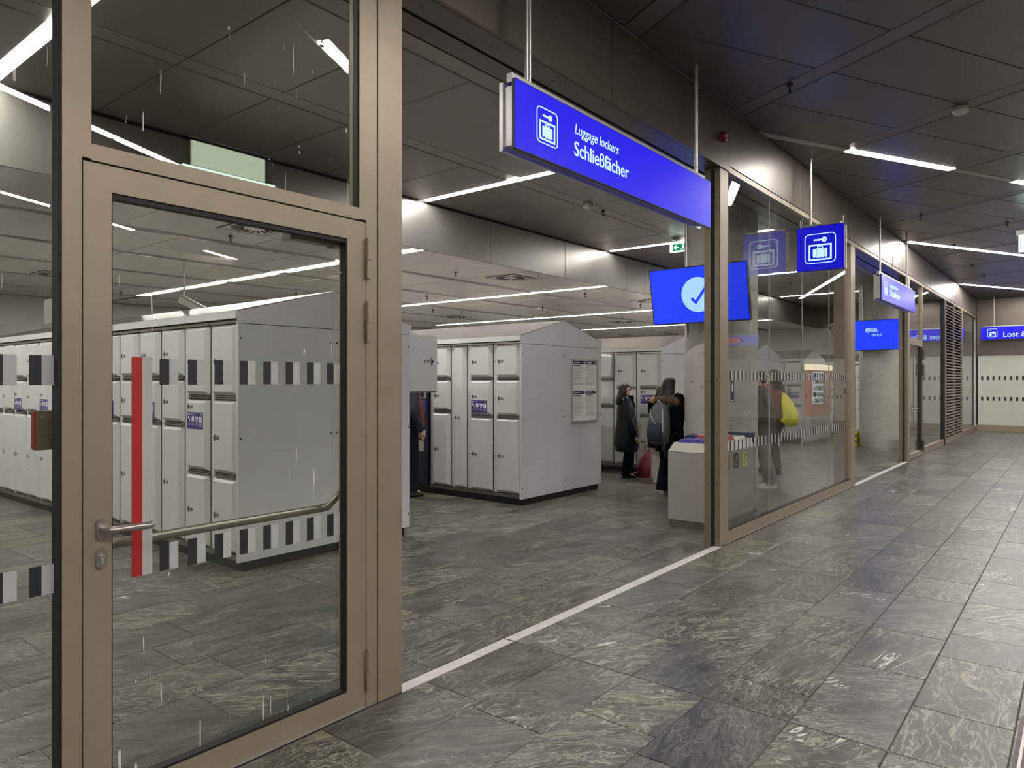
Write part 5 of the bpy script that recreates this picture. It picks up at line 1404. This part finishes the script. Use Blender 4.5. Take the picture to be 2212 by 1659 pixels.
# the tall girl's backpack hangs on her back: a thing of its own
w = tall
bp = thing('backpack', 'grey backpack with pale blue trim on the back of the tall girl', 'backpack', (8.98, 4.62, .7))
def bput(mb, name, m, par=None):
    mb.v = [tuple(w.T @ Vector(v)) for v in mb.v]; return mb.build(name, m, par or bp)
b = MB(); R = []
for z, x, d, hw in ((.74, -.27, .045, .09), (.77, -.285, .085, .135), (.90, -.295, .105, .15), (1.05, -.29, .10, .15), (1.18, -.27, .085, .135), (1.28, -.25, .055, .10), (1.32, -.235, .025, .05)):
    R.append([(x + d * cx_, hw * cy_, z) for cx_, cy_ in rrect(-1, 1, -1, 1, .55, 4)])
b.rings(R); pk = bput(b, 'pack', M['bpack'])
b = MB(); R = []
for z, x, d, hw in ((.78, -.385, .02, .08), (.80, -.395, .035, .11), (.93, -.402, .04, .115), (1.02, -.395, .03, .105), (1.04, -.38, .01, .09)):
    R.append([(x + d * cx_, hw * cy_, z) for cx_, cy_ in rrect(-1, 1, -1, 1, .55, 4)])
b.rings(R); bput(b, 'front_pocket', M['bpack_d'])
b = MB(); b.tube([(-.36, -.10, 1.24), (-.40, -.125, 1.1), (-.405, -.13, .92)], .010, 8); bput(b, 'trim', M['strap_b'])
b = MB(); b.tube([(-.24, .0, 1.31), (-.26, .03, 1.36), (-.24, .05, 1.31)], .009, 8); b.tube([(-.36, .10, 1.24), (-.405, .05, 1.12), (-.41, -.02, 1.02)], .006, 6); bput(b, 'carry_loop', M['strap_b'])
for sg in (1, -1):
    b = MB(); b.tube([(-.2, .09 * sg, 1.27), (-.10, .12 * sg, 1.44), (.06, .13 * sg, 1.40), (.15, .14 * sg, 1.25), (.05, .2 * sg, 1.0), (-.2, .14 * sg, .82)], [(.006, .022)] * 6, 8); bput(b, 'shoulder_strap', M['bpack_d'])
b = MB(); b.tube([(-.36, -.14, .85), (-.38, -.15, .70), (-.37, -.15, .58)], .012, 6); b.tube([(-.36, -.12, .80), (-.39, -.12, .66)], .010, 6); bput(b, 'hanging_strap', M['bpack_d'])
# red bag on the floor
rg = thing('travel_bag', 'dark red bag standing on the floor between the women', 'bag', (10.78, 5.75, 0))
b = MB(); R = []
for i, (z, rx, ry) in enumerate(((.0, .17, .15), (.05, .20, .17), (.18, .19, .16), (.30, .14, .12), (.40, .08, .07), (.44, .04, .04))):
    R.append([(10.78 + (rx + .012 * math.sin(5 * a + i)) * math.cos(a), 5.75 + (ry + .012 * math.sin(4 * a + i)) * math.sin(a), z) for a in [2 * PI * k / 18 for k in range(18)]])
b.rings(R); b.build('bag_body', M['redbag'], rg)
b = MB(); b.tube([(10.78, 5.71, .42), (10.76, 5.69, .52), (10.78, 5.79, .52), (10.78, 5.79, .42)], .010, 8); b.build('handle', M['redbag'], rg)

# man at the pay unit, mostly hidden by the left bank
w = Person('man in dark sweater, dark red scarf and brown boots at the pay unit', (6.79, 7.37), -4, 1.78, {'L': (.10, .10), 'R': (.02, -.11)}, {'L': (.20, .06, 1.36), 'R': (.06, -.25, .88)}, .04, {'L': (.06, .22, 1.13), 'R': (-.06, -.25, 1.13)})
w.body(); w.trousers(M['jeans'], .012, .008, .07)
w.coat(M['navyc'], .90, [(.90, .12, .165), (1.05, .125, .165), (1.25, .135, .19), (1.38, .105, .165), (1.44, .07, .08)], sleeve=.056, cuff=.042, name='sweater')
w.shoes(M['boot'], M['shoe_b'], .065, True); w.hair(M['hair_d'], 1.55)
b = MB(); b.tube([(.07, .0, 1.42), (.17, -.03, 1.30), (.19, -.06, 1.12), (.18, -.08, .96), (.17, -.08, .88)], [(.07, .05), (.085, .06), (.09, .06), (.095, .06), (.09, .04)], 12); b.tube([(.04, .0, 1.40), (.045, .0, 1.46)], [(.10, .10), (.085, .09)], 14); w.put(b, 'scarf', M['plaid'])

# walker in the grey jacket, front half hidden by the column
w = Person('man in grey jacket and white sneakers walking behind the near column', (10.77, 3.80), 128, 1.78, {'L': (-.10, .08), 'R': (.38, -.08)}, {'L': (.12, .17, .98), 'R': (.12, -.17, .98)}, .05, {'L': (-.06, .24, 1.14), 'R': (-.06, -.24, 1.14)})
w.body(); w.trousers(M['greyt'], .028, .012, .07)
w.coat(M['greyj'], .78, [(.78, .175, .21), (1.0, .185, .215), (1.25, .18, .22), (1.38, .115, .17), (1.46, .075, .085)], sleeve=.064, cuff=.048, name='jacket')
w.shoes(M['shoe_w'], M['shoe_w'], .075); w.hair(M['hair_d'], 1.55)
a = w.J['ankL']
for sd, sg in (('L', 1), ('R', -1)):
    a = w.J['ank' + sd]; b = MB()
    b.hexa([(a[0] + .0, a[1] + .041 * sg, .05), (a[0] + .09, a[1] + .047 * sg, .045), (a[0] + .10, a[1] + .046 * sg, .065), (a[0] - .0, a[1] + .041 * sg, .065), (a[0] + .0, a[1] + .043 * sg, .05), (a[0] + .09, a[1] + .049 * sg, .045), (a[0] + .10, a[1] + .048 * sg, .065), (a[0] - .0, a[1] + .043 * sg, .065)])
    w.put(b, 'red_flash', M['decal_r'])
b = MB(); b.tube([(.02, 0, 1.42), (.03, 0, 1.48)], [(.095, .10), (.085, .09)], 14); w.put(b, 'collar', M['red'])
# walker in the red jacket with the yellow bag
w = Person('man in red and black jacket walking with a yellow bag on his back', (12.48, 4.15), 78, 1.83, {'L': (-.05, .10), 'R': (.25, -.08)}, {'L': (.12, .17, .98), 'R': (.12, -.17, .98)}, .06, {'L': (-.04, .25, 1.14), 'R': (-.04, -.25, 1.14)})
w.body(); w.trousers(M['denim_b'], .02, .01, .10)
w.coat(M['redj'], .80, [(.80, .165, .21), (1.0, .175, .215), (1.25, .175, .22), (1.38, .12, .175), (1.46, .075, .085)], sleeve=.066, cuff=.048, name='jacket')
w.shoes(M['shoe_b']); w.hair(M['hair_l'], 1.55)
b = MB(); b.tube([(.03, 0, 1.36), (.03, 0, 1.43), (.03, 0, 1.50)], [(.14, .17), (.11, .12), (.095, .10)], 14); w.put(b, 'dark_hood', M['wool'])
b = MB(); b.tube([(.03, 0, .79), (.02, 0, .93), (.02, 0, 1.02)], [(.172, .215), (.18, .222), (.181, .222)], 18); w.put(b, 'black_hem', M['wool'])
yb = thing('drawstring_bag', 'bright yellow drawstring bag on the back of the man in the red jacket', 'bag', (12.6, 4.05, .8))
b = MB(); R = []
for i, (z, x, d, hw) in enumerate(((.70, -.30, .03, .06), (.73, -.30, .10, .15), (.82, -.31, .125, .18), (.95, -.30, .12, .175), (1.10, -.26, .085, .14), (1.22, -.22, .05, .09), (1.30, -.19, .02, .03))):
    z = .78 + (z - .70) * .88; d *= .9
    R.append([(x + .03 + (d + .008 * math.sin(5 * a + 2 * i)) * math.cos(a), .075 + (hw * .82 + .012 * math.sin(4 * a + i)) * math.sin(a), z) for a in [2 * PI * k / 20 for k in range(20)]])
b.rings(R); b.v = [tuple(w.T @ Vector(v)) for v in b.v]; b.build('sack', M['yellow'], yb)
b = MB(); b.hexa([(-.27, .18, .84), (-.22, .28, .87), (-.23, .26, .90), (-.27, .18, .95), (-.29, .18, .84), (-.23, .28, .87), (-.24, .26, .90), (-.30, .18, .95)]); b.v = [tuple(w.T @ Vector(v)) for v in b.v]; b.build('loose_corner', M['yellow'], yb)
b = MB()
for sg in (1, -1): b.tube([(-.2, .03 * sg, 1.27), (-.12, .13 * sg, 1.43), (.06, .14 * sg, 1.42), (.19, .16 * sg, 1.2), (.02, .235 * sg, 1.0), (-.26, .15 * sg, .80)], .006, 6)
b.v = [tuple(w.T @ Vector(v)) for v in b.v]; b.build('cord', M['screenbk'], yb)
